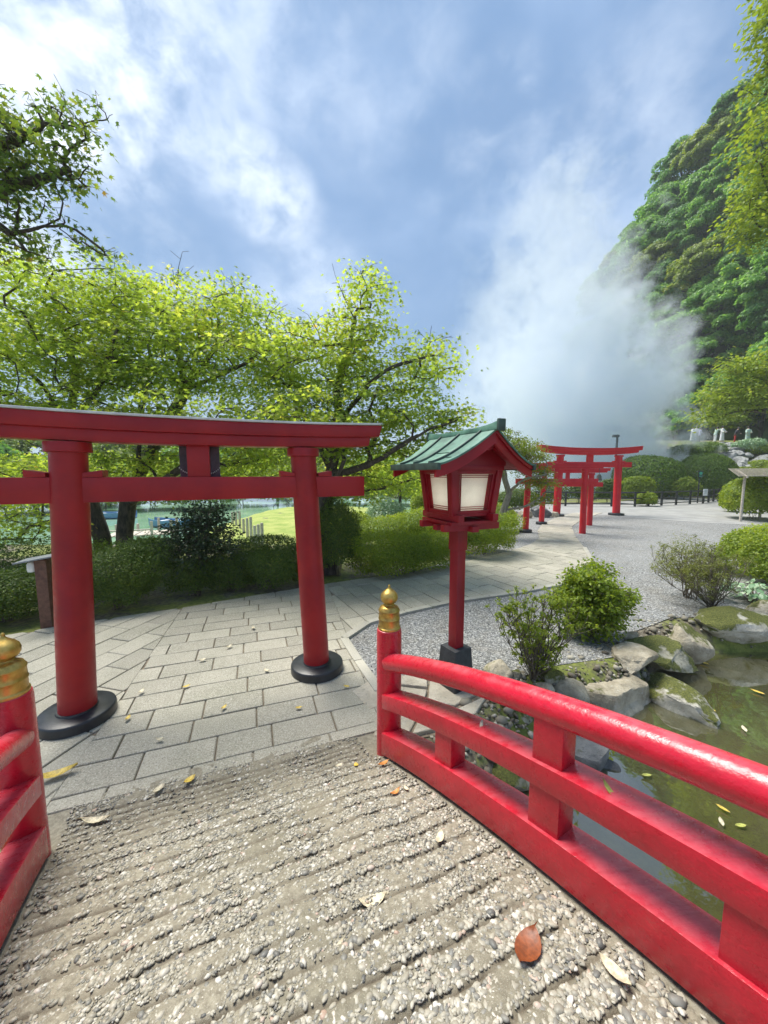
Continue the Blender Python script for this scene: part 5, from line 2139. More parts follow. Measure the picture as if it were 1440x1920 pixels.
rq = np.random.default_rng(130)
c = gp(1112, 1212)
yb_ = c[1] + 0.28
cb = np.array((c[0] * 1.05, yb_, 0.0))
maple('shrub', 'round leafy bush on the gravel in front of the far path', [cb, cb + (0, 0, 0.12)], [[cb + (0, 0, 0.1), cb + (0.12, 0.05, 0.35), cb + (0.2, 0.0, 0.6)], [cb + (0, 0, 0.1), cb + (-0.12, -0.05, 0.3), cb + (-0.18, 0, 0.6)], [cb + (0, 0, 0.1), cb + (0.0, -0.12, 0.35), cb + (-0.02, -0.12, 0.7)]],
      [(cb + (-0.04, 0, 0.78), (.30, .30, .17)), (cb + (0.02, 0, 0.55), (.40, .36, .24)), (cb + (0.28, -0.02, 0.56), (.15, .2, .14)), (cb + (-0.26, 0, 0.48), (.15, .2, .16)), (cb + (0.05, -0.1, 0.36), (.28, .24, .14)), (cb + (-0.02, -0.05, 0.22), (.30, .26, .12))],
      140, 80, rq, 0.046, (0.09, 0.155), 0.05, 'hedge_lit', 'stem', 'oval', cat='shrub', flat=0.42, twigs=3, mind=0.085, tip=0.0025, tilt=0.75)

# broad pale leaves at the right edge
c = gp(1418, 1132)
pl = thing('leafy_plant', 'pale green broad-leaved plant at the right edge above the rocks', 'plant', tuple(c))
rg_ = np.random.default_rng(150)
n = 260
a = rg_.uniform(0, 6.28, n)
rr = np.sqrt(rg_.random(n)) * 0.46
P = np.stack([np.cos(a) * rr, np.sin(a) * rr, 0.10 + 0.30 * rg_.random(n) * (1 - rr)], 1)
rd = np.stack([np.cos(a), np.sin(a), 0 * a], 1)
link('foliage', leaves_mesh('foliage', P, np.array([0, 0, 1.0]) + rd * 0.4 + rg_.normal(0, 0.3, (n, 3)), rd + rg_.normal(0, 0.4, (n, 3)), rg_.uniform(0.07, 0.13, n), 'oval', rg_.random(n)), 'hosta', pl)
sk = Skel()
r0 = sk.node((0, 0, -0.02), -1)
for q in P[::4]:
    sk.node(q - np.array([0, 0, 0.01]), r0)
link('stems', sk.mesh('stems', 0.01, 0.003), 'stem', pl)

# ------------------------------------------------------------------ maples
r1 = np.random.default_rng(201)
Y1 = 7.6
b0 = gp(615, 1078)
maple('maple_tree', 'tall bright green maple with forked dark limbs behind the right torii pillar',
      [b0, dp(612, 1000, Y1), dp(606, 935, Y1), dp(622, 890, Y1)],
      [[dp(622, 890, Y1), dp(592, 820, Y1 + .1), dp(560, 760, Y1 + .2), dp(515, 700, Y1 - .2), dp(470, 660, Y1 - .5)],
       [dp(622, 890, Y1), dp(632, 800, Y1 + .1), dp(634, 720, Y1 + .2), dp(655, 650, Y1), dp(668, 570, Y1)],
       [dp(632, 800, Y1), dp(672, 745, Y1 - .4), dp(715, 700, Y1 - .6), dp(790, 670, Y1 - .5)],
       [dp(622, 890, Y1), dp(690, 872, Y1 - .5), dp(745, 840, Y1 - .8), dp(800, 808, Y1 - .8), dp(850, 790, Y1 - .8)],
       [dp(612, 930, Y1), dp(650, 860, Y1 - .7), dp(690, 800, Y1 - 1.2), dp(720, 760, Y1 - 1.4)]],
      [(dp(675, 565, Y1), (.36, .5, .5)), (dp(682, 515, Y1), (.22, .25, .28)), (dp(668, 610, Y1), (.5, .6, .4)), (dp(575, 640, Y1), (.65, .7, .5)), (dp(560, 700, Y1), (.7, .8, .5)), (dp(655, 700, Y1), (.8, .9, .7)), (dp(770, 690, Y1), (.75, .7, .4)), (dp(815, 665, Y1), (.35, .4, .25)),
       (dp(730, 760, Y1 - .3), (.9, .8, .5)), (dp(840, 785, Y1 - .4), (.6, .6, .22)), (dp(590, 770, Y1 - .5), (1.1, .7, .45)), (dp(680, 830, Y1), (.7, .6, .4)), (dp(770, 850, Y1 - .2), (.7, .6, .3)), (dp(790, 905, Y1 + 1), (.7, .5, .3)), (dp(560, 790, Y1 - .8), (1.0, .7, .25)), (dp(640, 900, Y1 + .5), (.8, .6, .35)), (dp(720, 890, Y1 + .8), (.7, .6, .3))],
      122, 205, r1, 0.078, (0.36, 0.72), 0.19, 'maple', mind=0.46, flat=0.14, tip=0.0042, tilt=.55, twigs=4, bare=([dp(665, 600, Y1), dp(640, 545, Y1), dp(628, 515, Y1)],))

r2 = np.random.default_rng(202)
Y2 = 8.6
b1, b2 = gp(196, 1052), gp(234, 1056)
maple('maple_tree', 'maple with a leaning dark trunk right of the left torii pillar',
      [b1, dp(192, 1010, Y2), dp(172, 948, Y2), dp(150, 880, Y2), dp(130, 800, Y2)],
      [[dp(150, 880, Y2), dp(90, 800, Y2 - 1), dp(20, 740, Y2 - 1.8)], [dp(130, 800, Y2), dp(60, 700, Y2 - .8), dp(-40, 640, Y2 - 1.5)], [dp(130, 800, Y2), dp(140, 690, Y2 - .5), dp(110, 600, Y2 - .8)],
       [dp(130, 800, Y2), dp(190, 720, Y2 - 1), dp(240, 640, Y2 - 1.4)]],
      [(dp(40, 560, Y2 - 1.2), (1.3, 1.0, .7)), (dp(110, 600, Y2 - 1), (1.3, 1.0, .6)), (dp(30, 680, Y2 - 1.4), (1.3, 1.0, .6)), (dp(150, 680, Y2 - 1), (1.2, 1.1, .5)), (dp(200, 560, Y2 - .6), (1.0, .9, .5)), (dp(110, 750, Y2 - 1.6), (1.5, .8, .4)), (dp(-60, 620, Y2 - 1), (1.0, 1.0, .8)),
       (dp(40, 985, Y2 - 1.2), (1.0, .7, .4)), (dp(10, 950, Y2 - .2), (1.2, .7, .35)), (dp(40, 770, Y2 - 1.4), (1.3, .8, .3)), (dp(180, 775, Y2 - 1.2), (1.0, .8, .3)), (dp(210, 870, Y2 - .2), (1.2, .8, .4)), (dp(60, 880, Y2), (1.4, .8, .5))],
      116, 215, r2, 0.082, (0.45, 0.90), 0.18, 'maple', mind=0.58, flat=0.13, tip=0.0042, tilt=.55, twigs=4)
maple('maple_tree', 'maple with an upright dark trunk forking just under the torii tie beam',
      [b2, dp(234, 1000, Y2 + .2), dp(240, 945, Y2 + .2), dp(258, 900, Y2 + .2)],
      [[dp(258, 900, Y2), dp(300, 820, Y2 - .3), dp(350, 730, Y2 - .4), dp(400, 660, Y2 - .6), dp(410, 600, Y2 - .6)], [dp(258, 900, Y2), dp(262, 800, Y2), dp(280, 680, Y2), dp(275, 600, Y2)], [dp(240, 945, Y2), dp(300, 905, Y2 - .6), dp(380, 850, Y2 - 1.0), dp(440, 800, Y2 - 1.2)],
       [dp(350, 730, Y2 - .4), dp(330, 640, Y2 - .2), dp(300, 570, Y2)], [dp(350, 730, Y2 - .4), dp(440, 690, Y2 - 1), dp(500, 650, Y2 - 1)]],
      [(dp(290, 585, Y2), (1.2, 1.1, .6)), (dp(390, 610, Y2 - .4), (1.1, 1.0, .6)), (dp(460, 600, Y2), (.7, .8, .5)), (dp(350, 680, Y2 - .6), (1.3, 1.0, .6)), (dp(450, 680, Y2 - .8), (1.0, 1.0, .5)), (dp(270, 700, Y2 - .8), (1.0, 1.0, .5)), (dp(360, 770, Y2 - 1.8), (1.4, .8, .28)), (dp(500, 765, Y2 - 2.0), (.9, .6, .25)),
       (dp(330, 860, Y2 - .3), (1.3, .8, .35)), (dp(460, 880, Y2), (1.0, .8, .35)), (dp(210, 620, Y2 - .2), (.9, .9, .5)), (dp(335, 520, Y2 - .2), (.22, .3, .35)), (dp(440, 555, Y2), (.35, .4, .3)), (dp(280, 785, Y2 - 1.6), (1.2, .8, .28)), (dp(420, 790, Y2 - 1.6), (1.2, .8, .25)), (dp(500, 860, Y2), (1.1, .8, .4)), (dp(380, 880, Y2 + .6), (1.4, .8, .35))],
      138, 215, r2, 0.082, (0.42, 0.88), 0.18, 'maple', mind=0.55, flat=0.13, tip=0.0042, tilt=.55, twigs=4, bare=([dp(330, 560, Y2), dp(335, 500, Y2), dp(342, 472, Y2)],))

# branches of a tree whose trunk stands outside the frame on the left
r3 = np.random.default_rng(203)
Y3 = 4.7
maple('maple_tree', 'dark maple boughs reaching in from the left against the sky',
      [(-7.4, 4.6, -0.05), (-7.2, 4.6, 2.2), (-6.9, 4.6, 4.0), (-6.6, 4.6, 5.2)],
      [[(-6.9, 4.6, 4.0), dp(-40, 300, Y3), dp(60, 250, Y3), dp(110, 232, Y3), dp(180, 228, Y3), dp(212, 215, Y3)], [(-6.9, 4.6, 4.0), dp(-60, 445, Y3), dp(40, 435, Y3), dp(120, 425, Y3), dp(200, 470, Y3)],
       [(-6.6, 4.6, 5.2), dp(-80, 200, Y3), dp(-20, 150, Y3), dp(10, 170, Y3)], [(-6.9, 4.6, 4.0), dp(-30, 370, Y3), dp(60, 340, Y3), dp(130, 320, Y3)]],
      [(dp(15, 200, Y3), (.32, .4, .28)), (dp(75, 195, Y3), (.22, .3, .16)), (dp(30, 260, Y3), (.32, .4, .22)), (dp(60, 300, Y3), (.42, .4, .22)), (dp(130, 300, Y3), (.30, .35, .16)), (dp(150, 240, Y3), (.25, .3, .14)), (dp(195, 225, Y3), (.12, .2, .12)), (dp(30, 350, Y3), (.42, .4, .22)),
       (dp(110, 345, Y3), (.22, .3, .10)), (dp(30, 410, Y3), (.35, .4, .18)), (dp(140, 440, Y3), (.28, .3, .10)), (dp(195, 468, Y3), (.15, .2, .06)), (dp(40, 470, Y3), (.32, .3, .14)), (dp(-60, 280, Y3), (.4, .5, .8))],
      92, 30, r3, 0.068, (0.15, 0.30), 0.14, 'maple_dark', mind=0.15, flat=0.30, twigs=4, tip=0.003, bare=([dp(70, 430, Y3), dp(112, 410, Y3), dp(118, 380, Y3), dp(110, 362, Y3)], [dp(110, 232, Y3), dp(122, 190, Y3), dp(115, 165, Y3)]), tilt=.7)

# dark dome-shaped tree between the pillars
r4 = np.random.default_rng(204)
c = gp(372, 1116)
t4 = maple('camellia_tree', 'dark dome-shaped evergreen standing between the torii pillars', [c, c + (0, 0, 0.25), c + (0.02, 0, 0.5)], [],
           [(dp(375, 995, c[1] + 0.3), (.62, .55, .34)), (dp(375, 1030, c[1] + 0.3), (.68, .55, .2)), (dp(378, 962, c[1] + 0.3), (.36, .35, .16))],
           70, 85, r4, 0.055, (0.16, 0.30), 0.05, 'camellia', mind=0.16, flat=0.35, shape='oval', twigs=3, tilt=.8)

# crooked garden tree by the far gates
r5 = np.random.default_rng(205)
Y5 = 11.8
c = gp(935, 1012)
maple('crooked_tree', 'crooked garden tree with layered pads and reddish tips beside the far gates', [gp(925, 1008), dp(932, 985, Y5), dp(945, 955, Y5), dp(955, 925, Y5)],
      [[dp(955, 925, Y5), dp(945, 890, Y5), dp(955, 860, Y5), dp(970, 835, Y5)], [dp(955, 925, Y5), dp(975, 905, Y5 - .3), dp(995, 895, Y5 - .4), dp(1030, 890, Y5 - .4)], [dp(945, 955, Y5), dp(985, 950, Y5 - .4), dp(1010, 935, Y5 - .5), dp(1028, 918, Y5 - .5)], [dp(945, 890, Y5), dp(920, 875, Y5), dp(905, 880, Y5)]],
      [(dp(965, 835, Y5), (.75, .7, .4)), (dp(990, 855, Y5), (.55, .6, .25)), (dp(945, 815, Y5), (.4, .5, .2)), (dp(1020, 905, Y5 - .4), (.55, .4, .16)), (dp(1000, 880, Y5), (.5, .4, .2)), (dp(1020, 935, Y5 - .4), (.4, .4, .12)), (dp(930, 880, Y5), (.4, .4, .2)), (dp(905, 860, Y5 + .3), (.35, .4, .2))],
      70, 120, r5, 0.062, (0.20, 0.38), 0.11, 'red_tip', 'bark_pale', 'oval', mind=0.24, flat=0.25, tilt=.7)

# slender young tree beyond the hedge rows
r6 = np.random.default_rng(206)
c = gp(752, 1000, -0.2)
maple('young_tree', 'slender young tree rising from the hedge rows left of the lantern', [c, dp(750, 935, c[1]), dp(748, 895, c[1])], [[dp(748, 895, c[1]), dp(720, 875, c[1]), dp(690, 865, c[1])], [dp(748, 895, c[1]), dp(775, 870, c[1]), dp(790, 850, c[1])]],
      [(dp(715, 880, c[1]), (.8, .8, .3)), (dp(770, 870, c[1]), (.8, .8, .35)), (dp(740, 850, c[1]), (.7, .7, .3))], 26, 130, r6, 0.085, (0.3, 0.55), 0.06, 'maple', mind=0.3)

# ------------------------------------------------------------------ far trees: prototypes, then the wood on the hillside
rw = np.random.default_rng(300)
G_W = 'trees of the hillside wood'
protos = [
    wood_tree('hillside_tree', 'dense broad-leaved tree of the wood on the steep hillside', rw, 4.8, 8.0, 92, 250, 0.32, 'wood_leaf', group=G_W),
    wood_tree('hillside_tree', 'dense broad-leaved tree of the wood on the steep hillside', rw, 5.4, 7.0, 104, 250, 0.32, 'wood_leaf', group=G_W, flat=0.30),
    wood_tree('hillside_tree', 'dense broad-leaved tree of the wood on the steep hillside', rw, 4.2, 9.0, 88, 250, 0.31, 'wood_leaf_dark', group=G_W),
    wood_tree('hillside_tree', 'dense broad-leaved tree of the wood on the steep hillside', rw, 4.9, 7.4, 92, 250, 0.32, 'wood_leaf_lit', group=G_W),
]
used = [False] * 4


def put(k, loc, rz, sc_, label=None, group=None):
    if not used[k]:
        used[k] = True
        o = protos[k]
        o.location = loc
        o.rotation_euler = (0, 0, rz)
        o.scale = (sc_,) * 3
        if label:
            o['label'] = label
        if group:
            o['group'] = group
        return o
    return dup(protos[k], loc, rz, sc_, label, group)


row = 0
for u in np.linspace(0.03, 1.0, 13):
    t0 = 15 + (row % 2) * 2.2
    tq = t0
    while tq < 58:
        thj = tq + rw.normal(0, 0.7)
        uj = float(np.clip(u + rw.normal(0, 0.02), 0.0, 1.02))
        x, y, z = hill(thj, uj)
        kk = int(rw.choice([0, 1, 2, 3], p=[0.38, 0.32, 0.18, 0.12]))
        if not (thj > 50 and u < 0.2) and thj > 27.0:
            put(kk, (float(x), float(y), float(z) - 1.0), rw.uniform(0, 6.28), rw.uniform(0.85, 1.2),
                ('round mid-green', 'wide mid-green', 'tall dark green', 'pale yellow-green')[kk] + ' tree ' + ('at the foot of the steep wooded hillside' if uj < 0.25 else 'half way up the steep wooded hillside' if uj < 0.7 else 'near the ridge of the steep wooded hillside'))
        tq += 4.6 * 80 / (np.interp(tq, TH, DF) + 12) * rw.uniform(0.9, 1.1)
    row += 1

# sunlit bushes on the far bank of the lagoon
for i, (px_, yy, w) in enumerate(((-90, 27, 2.6), (20, 29, 3.0), (110, 30, 2.4), (190, 31, 3.2), (285, 33, 2.8), (365, 33, 3.0), (450, 37, 3.2), (540, 38, 3.0), (640, 38, 3.4), (735, 38, 3.0), (820, 36, 3.0))):
    p = dp(px_, 888, yy)
    shrub('shrub', 'sunlit bush in the row on the far bank of the lagoon', (p[0], yy, -1.2), (w, w * 0.6, w * 0.62), 4200, np.random.default_rng(900 + i), 0.24, ('wood_leaf_lit', 'hedge_lit', 'topiary')[i % 3], 2.1, None, 0.3, 0.15, stems=5, stemr=0.03, group='bushes on the far bank')

# trees beyond the lagoon on the left
G_L = 'trees beyond the lagoon'
for i, (px_, yy, sc_, kk) in enumerate(((-60, 34, 1.0, 0), (60, 38, 1.15, 3), (150, 36, 0.85, 1), (255, 44, 1.1, 3), (340, 46, 1.0, 1), (430, 50, 1.05, 0), (520, 47, 0.95, 3), (610, 54, 1.1, 3), (700, 50, 0.8, 0), (790, 55, 0.85, 1), (-160, 28, 1.1, 1), (200, 56, 1.2, 2), (390, 60, 1.2, 2), (560, 64, 1.2, 2))):
    p = dp(px_, 888, yy)
    put(kk, (p[0], yy, float(land(p[0], yy)) - 0.8), i * 1.7, sc_, 'dark leafy tree on the far bank of the lagoon behind the maples', G_L)

# single trees on the right edge
r7 = np.random.default_rng(207)
Y7 = 24.0
c = np.array((31.0, 25.5, 1.0))
maple('bank_tree', 'sunlit yellow-green tree leaning in at the right edge above the shelter', [c, c + (-1.0, 0, 3.5), c + (-2.4, 0, 5.0)], [[c + (-2.4, 0, 5.0), dp(1400, 770, Y7), dp(1340, 785, Y7)], [c + (-2.4, 0, 5.0), dp(1430, 690, Y7), dp(1380, 670, Y7)]],
      [(dp(1420, 690, Y7), (2.0, 1.6, .9)), (dp(1370, 740, Y7), (1.5, 1.4, .7)), (dp(1430, 740, Y7), (1.8, 1.4, .7)), (dp(1340, 780, Y7), (.8, 1.0, .5)), (dp(1480, 700, Y7), (2.0, 1.6, 1.0))], 60, 120, r7, 0.20, (0.6, 1.1), 0.22, 'wood_leaf_lit', mind=0.7, flat=.28, shape='oval')
Y8 = 17.0
c = np.array((24.0, 18.0, 0.0))
maple('bank_tree', 'tall tree at the right edge with leafy boughs hanging against the sky', [c, c + (0.3, 0, 5), c + (0.2, 0, 11), c + (0, 0, 17), c + (0, 0, 22)], [],
      [(dp(1455, 380, Y8), (1.6, 1.6, 1.5)), (dp(1430, 430, Y8), (.8, 1.0, .7)), (dp(1490, 250, Y8), (1.9, 1.6, 1.6)), (dp(1475, 120, Y8), (1.2, 1.4, 1.6)), (dp(1470, 20, Y8), (1.0, 1.2, 1.6))], 85, 110, r7, 0.17, (0.5, 0.95), 0.3, 'wood_leaf_lit', mind=0.6, flat=.34, shape='oval')

# ------------------------------------------------------------------ topiary by the hot spring
shrub_px('large clipped dome bush behind the black fence, left of the pair', 1152, 1268, 854, 936, 15000, 160, 0.8, p=2.2, leaf=0.17, mat='topiary', name='dome_topiary', lumps=0.04, depth=.05, jit=.28, up=.15, rough=.02, stems=6, stemr=.03, low=-0.9)
shrub_px('large clipped dome bush behind the black fence, right of the pair', 1272, 1364, 850, 934, 15000, 161, 0.8, p=2.2, leaf=0.17, mat='topiary', name='dome_topiary', lumps=0.06, depth=.05, jit=.28, up=.15, rough=.02, stems=6, stemr=.03, low=-0.9)
shrub_px('small dark clipped bush between the two dome bushes', 1252, 1290, 884, 932, 5000, 162, 0.8, p=2.2, leaf=0.16, mat='topiary', lumps=0.06, depth=.1, stems=4)
shrub_px('flat clipped bush in front of the left dome bush', 1166, 1222, 894, 940, 6000, 163, 0.7, p=2.6, leaf=0.14, mat='hedge_lit', lumps=0.05, depth=.1, stems=4)
shrub_px('flat dark bush left of the tall far torii pillar', 1118, 1160, 900, 944, 5000, 164, 0.7, p=2.6, leaf=0.14, mat='hedge', lumps=0.08, stems=4)
shrub_px('small round bush in front of the black fence', 1192, 1228, 924, 950, 4000, 165, 0.8, p=2.4, leaf=0.12, mat='hedge_lit', lumps=0.08, stems=4)
shrub_px('spiky yellow plant behind the black fence', 1262, 1306, 898, 938, 1500, 166, 0.8, p=2.0, leaf=0.42, mat='wood_leaf_lit', lumps=0.2, shape='needle', stems=4)
for i, (x0, x1, y0, y1, lb) in enumerate(((1000, 1060, 905, 945, 'sparse pine shrub behind the far gates, under the crooked tree'), (1062, 1110, 900, 944, 'sparse shrub seen between the far gate pillars'))):
    shrub_px(lb, x0, x1, y0, y1, 1800, 170 + i, 0.7, p=2.0, leaf=0.16, mat='hedge', lumps=0.3, depth=.4, stems=8, stemr=.02)


# ------------------------------------------------------------------ fence, lamp pole, signs, shelter
fp = [gp(1004, 948)[:2], gp(1060, 949)[:2], gp(1190, 950)[:2], gp(1240, 948)[:2], gp(1318, 944)[:2], gp(1362, 936)[:2]]
fence = thing('rail_fence', 'black rail fence along the far edge of the plaza', 'fence', (*fp[0], 0.0))
pts = along(fp, 1.55)
o0 = np.array(fp[0])
for i, q in enumerate(pts):
    mb = MB()
    mb.box((*(q - o0), 0.47), (0.10, 0.10, 0.98))
    mb.part('fence_post', 'dark_metal', fence, bevel=0.01)
for a, b in zip(pts[:-1], pts[1:]):
    for h, t_ in ((0.90, 0.075), (0.52, 0.05), (0.16, 0.05)):
        mb = MB()
        mb.tube([(*(a - o0), h), (*(b - o0), h)], t_ / 2 + 0.008, 8)
        mb.part('fence_rail', 'dark_metal', fence)

MT['pole_metal'] = simple('pole_metal', (0.10, 0.115, 0.125), 0.5, 0.15, 10, 0.05)
c = gp(1172, 944)
lp = thing('lamp_pole', 'slim grey pole with a small floodlight behind the tallest far torii', 'lamp', (c[0] + 0.4, c[1] + 2.0, 0.0))
hz_ = dp(1172, 818, c[1] + 2.0)[2]
mb = MB()
mb.lathe([(0.11, 0), (0.11, 0.4), (0.085, 0.5), (0.08, hz_ * 0.6), (0.075, hz_)], 12)
mb.part('pole', 'pole_metal', lp)
mb = MB()
mb.box((-0.12, 0, hz_ + 0.02), (0.46, 0.2, 0.18))
hd = mb.part('lamp_head', 'pole_metal', lp, bevel=0.02)
mb = MB()
mb.box((-0.2, -0.085, hz_ - 0.01), (0.2, 0.01, 0.09))
mb.part('lens', 'white_panel', hd)

c = gp(1313, 944)
sg_ = thing('sign_board', 'small black sign with a green ring and arrow beside the right dome bush', 'sign', (c[0], c[1] + 0.25, 0.0))
zt_ = dp(1311, 884, c[1] + .25)[2]
mb = MB()
mb.tube([(0, 0, 0), (0, 0, zt_)], 0.04, 8)
mb.part('post', 'dark_metal', sg_)
mb = MB()
mb.box((0, -0.06, zt_ - 0.18), (0.34, 0.03, 0.46))
bd = mb.part('board', 'dark_metal', sg_, bevel=0.01)
signgreen = simple('sign_green', (0.08, 0.42, 0.30), 0.5, 0.05, 4, 0.0)
mb = MB()
mb.lathe([(0.07, 0), (0.115, 0), (0.115, 0.006), (0.07, 0.006)], 24, Matrix.Translation((0, -0.076, zt_ - 0.13)) @ Matrix.Rotation(R(90), 4, 'X'))
mb.part('symbol', signgreen, bd)
mb = MB()
mb.box((0, -0.079, zt_ - 0.33), (0.24, 0.006, 0.05))
mb.part('symbol', signgreen, bd)
c = gp(1316, 945)
nb = thing('notice_board', 'white paper notice fixed on the black fence end', 'sign', (c[0] + 0.05, c[1] - 0.14, 0.62))
mb = MB()
mb.box((0, 0, 0.2), (0.30, 0.02, 0.46))
mb.part('notice_sheet', 'white_panel', nb, bevel=0.004)
mb = MB()
for i in range(5):
    mb.box((0, -0.0125, 0.34 - i * 0.06), (0.2, 0.004, 0.014))
mb.part('lettering', 'grey_metal', nb)
mb = MB()
mb.box((0, 0.05, 0.2), (0.05, 0.08, 0.3))
mb.part('bracket', 'dark_metal', nb)

# shelter at the right edge
c = gp(1388, 978)
zr_ = dp(1385, 896, c[1])[2]
sh = thing('shelter', 'small open shelter with pale slatted roof on thin posts at the right edge', 'shelter', (c[0], c[1], 0.0), R(-35))
for x, y in ((0, 0), (3.4, 0), (0.9, 1.6), (3.4, 1.6)):
    mb = MB()
    mb.tube([(x, y, -0.02), (x, y, zr_ * 0.5), (x, y, zr_ + 0.02 + y * 0.14)], [0.055, 0.05, 0.05], 10)
    mb.part('post', 'pale_wood', sh)
for i in range(9):
    mb = MB()
    y0 = -0.45 + i * 0.29
    z0 = zr_ + 0.04 + (y0 + 0.45) * 0.14
    mb.box((1.9, y0 + 0.14, z0 + 0.045), (4.3, 0.27, 0.028), Matrix.Identity(4))
    mb.part('roof_plank', 'pale_wood', sh, bevel=0.004)
for x in (0, 1.7, 3.4):
    mb = MB()
    mb.sweep([[(x - 0.03, -0.48, zr_ + 0.0), (x + 0.03, -0.48, zr_ + 0.0), (x + 0.03, -0.48, zr_ + 0.062), (x - 0.03, -0.48, zr_ + 0.062)],
              [(x - 0.03, 2.1, zr_ + 0.36), (x + 0.03, 2.1, zr_ + 0.36), (x + 0.03, 2.1, zr_ + 0.425), (x - 0.03, 2.1, zr_ + 0.425)]])
    mb.part('rafter', 'pale_wood', sh)

# wooden light post at the left
c = gp(92, 1176)
lp2 = thing('light_post', 'short brown wooden post with slanted grey cap and small lamp at the left', 'post', tuple(c), R(18))
mb = MB()
mb.box((0, 0, 0.46), (0.13, 0.13, 0.98))
mb.part('post', 'brown_wood', lp2, bevel=0.006)
ztp = 0.95
mb = MB()
mb.sweep([[(-0.24, -0.16, ztp - 0.02), (0.20, -0.16, ztp + 0.05), (0.20, -0.16, ztp + 0.07), (-0.24, -0.16, ztp)], [(-0.24, 0.16, ztp - 0.02), (0.20, 0.16, ztp + 0.05), (0.20, 0.16, ztp + 0.07), (-0.24, 0.16, ztp)]])
mb.part('cap', 'grey_roof', lp2, bevel=0.004)
mb = MB()
mb.lathe([(0.045, 0), (0.05, 0.03), (0.05, 0.10), (0.03, 0.13)], 16, None, (-0.108, -0.03, ztp - 0.15))
mb.part('lamp', 'white_panel', lp2)

# ------------------------------------------------------------------ jetty, stakes, boats on the lagoon
def px_on(px, py, z):
    return gp(px, py, z)


jc = px_on(270, 1006, -0.9)
jt = thing('jetty', 'little wooden landing stage in the lagoon seen left of the dark dome tree', 'jetty', tuple(jc), R(20))
for i in range(7):
    mb = MB()
    mb.box((-1.2 + i * 0.4, 0, 0.16), (0.34, 1.5, 0.05))
    mb.part('plank', 'pale_wood', jt)
for x in (-1.3, -0.4, 0.5, 1.3):
    for y in (-0.7, 0.7):
        mb = MB()
        mb.tube([(x, y, -1.0), (x, y, 0.55 + 0.25 * (x > 0.2))], 0.06, 8)
        mb.part('pile', 'pale_wood', jt)
for h in (0.42,):
    mb = MB()
    mb.tube([(-1.3, -0.7, h), (0.5, -0.7, h)], 0.04, 8)
    mb.part('hand_rail', 'pale_wood', jt)
for i in range(9):
    x = 436 + i * 7
    y = 965 + i * 5.2
    p = px_on(x, y + 12, -0.75)
    mb = MB()
    hgt = 0.55 + 0.15 * (i % 3)
    mb.lathe([(0.07, -0.5), (0.07, hgt - 0.05), (0.05, hgt)], 8)
    o = mb.part('stake', 'pale_wood')
    o.location = p
    tag(o, 'pale wooden stake in the row edging the lawn by the lagoon', 'stake', 'stakes edging the lawn')


def boat(label, loc, rz, mat):
    b = thing('rowing_boat', label, 'boat', loc, rz, 'boats on the lagoon')
    secs = []
    for x in np.linspace(-1.5, 1.5, 11):
        w = 0.62 * math.sqrt(max(0.02, 1 - (x / 1.62) ** 2))
        sh_ = 0.10 * (x / 1.5) ** 2
        secs.append([(x, -w, 0.42 + sh_), (x, -w * 0.85, 0.05), (x, 0, -0.06), (x, w * 0.85, 0.05), (x, w, 0.42 + sh_), (x, w * 0.9, 0.42 + sh_), (x, w * 0.7, 0.12), (x, 0, 0.08), (x, -w * 0.7, 0.12), (x, -w * 0.9, 0.42 + sh_)])
    mb = MB()
    mb.sweep(secs)
    mb.part('hull', mat, b)
    for x in (-0.7, 0.2):
        mb = MB()
        mb.box((x, 0, 0.33), (0.24, 1.0, 0.04))
        mb.part('bench', 'white_panel', b)
    return b


p = px_on(212, 972, -1.12)
boat('dark blue boat moored between the two dark maple trunks', (p[0], p[1], -1.10), R(12), 'boat_blue')
p = px_on(322, 988, -1.12)
boat('blue boat half hidden behind the jetty stakes', (p[0], p[1], -1.10), R(-15), 'boat_blue')


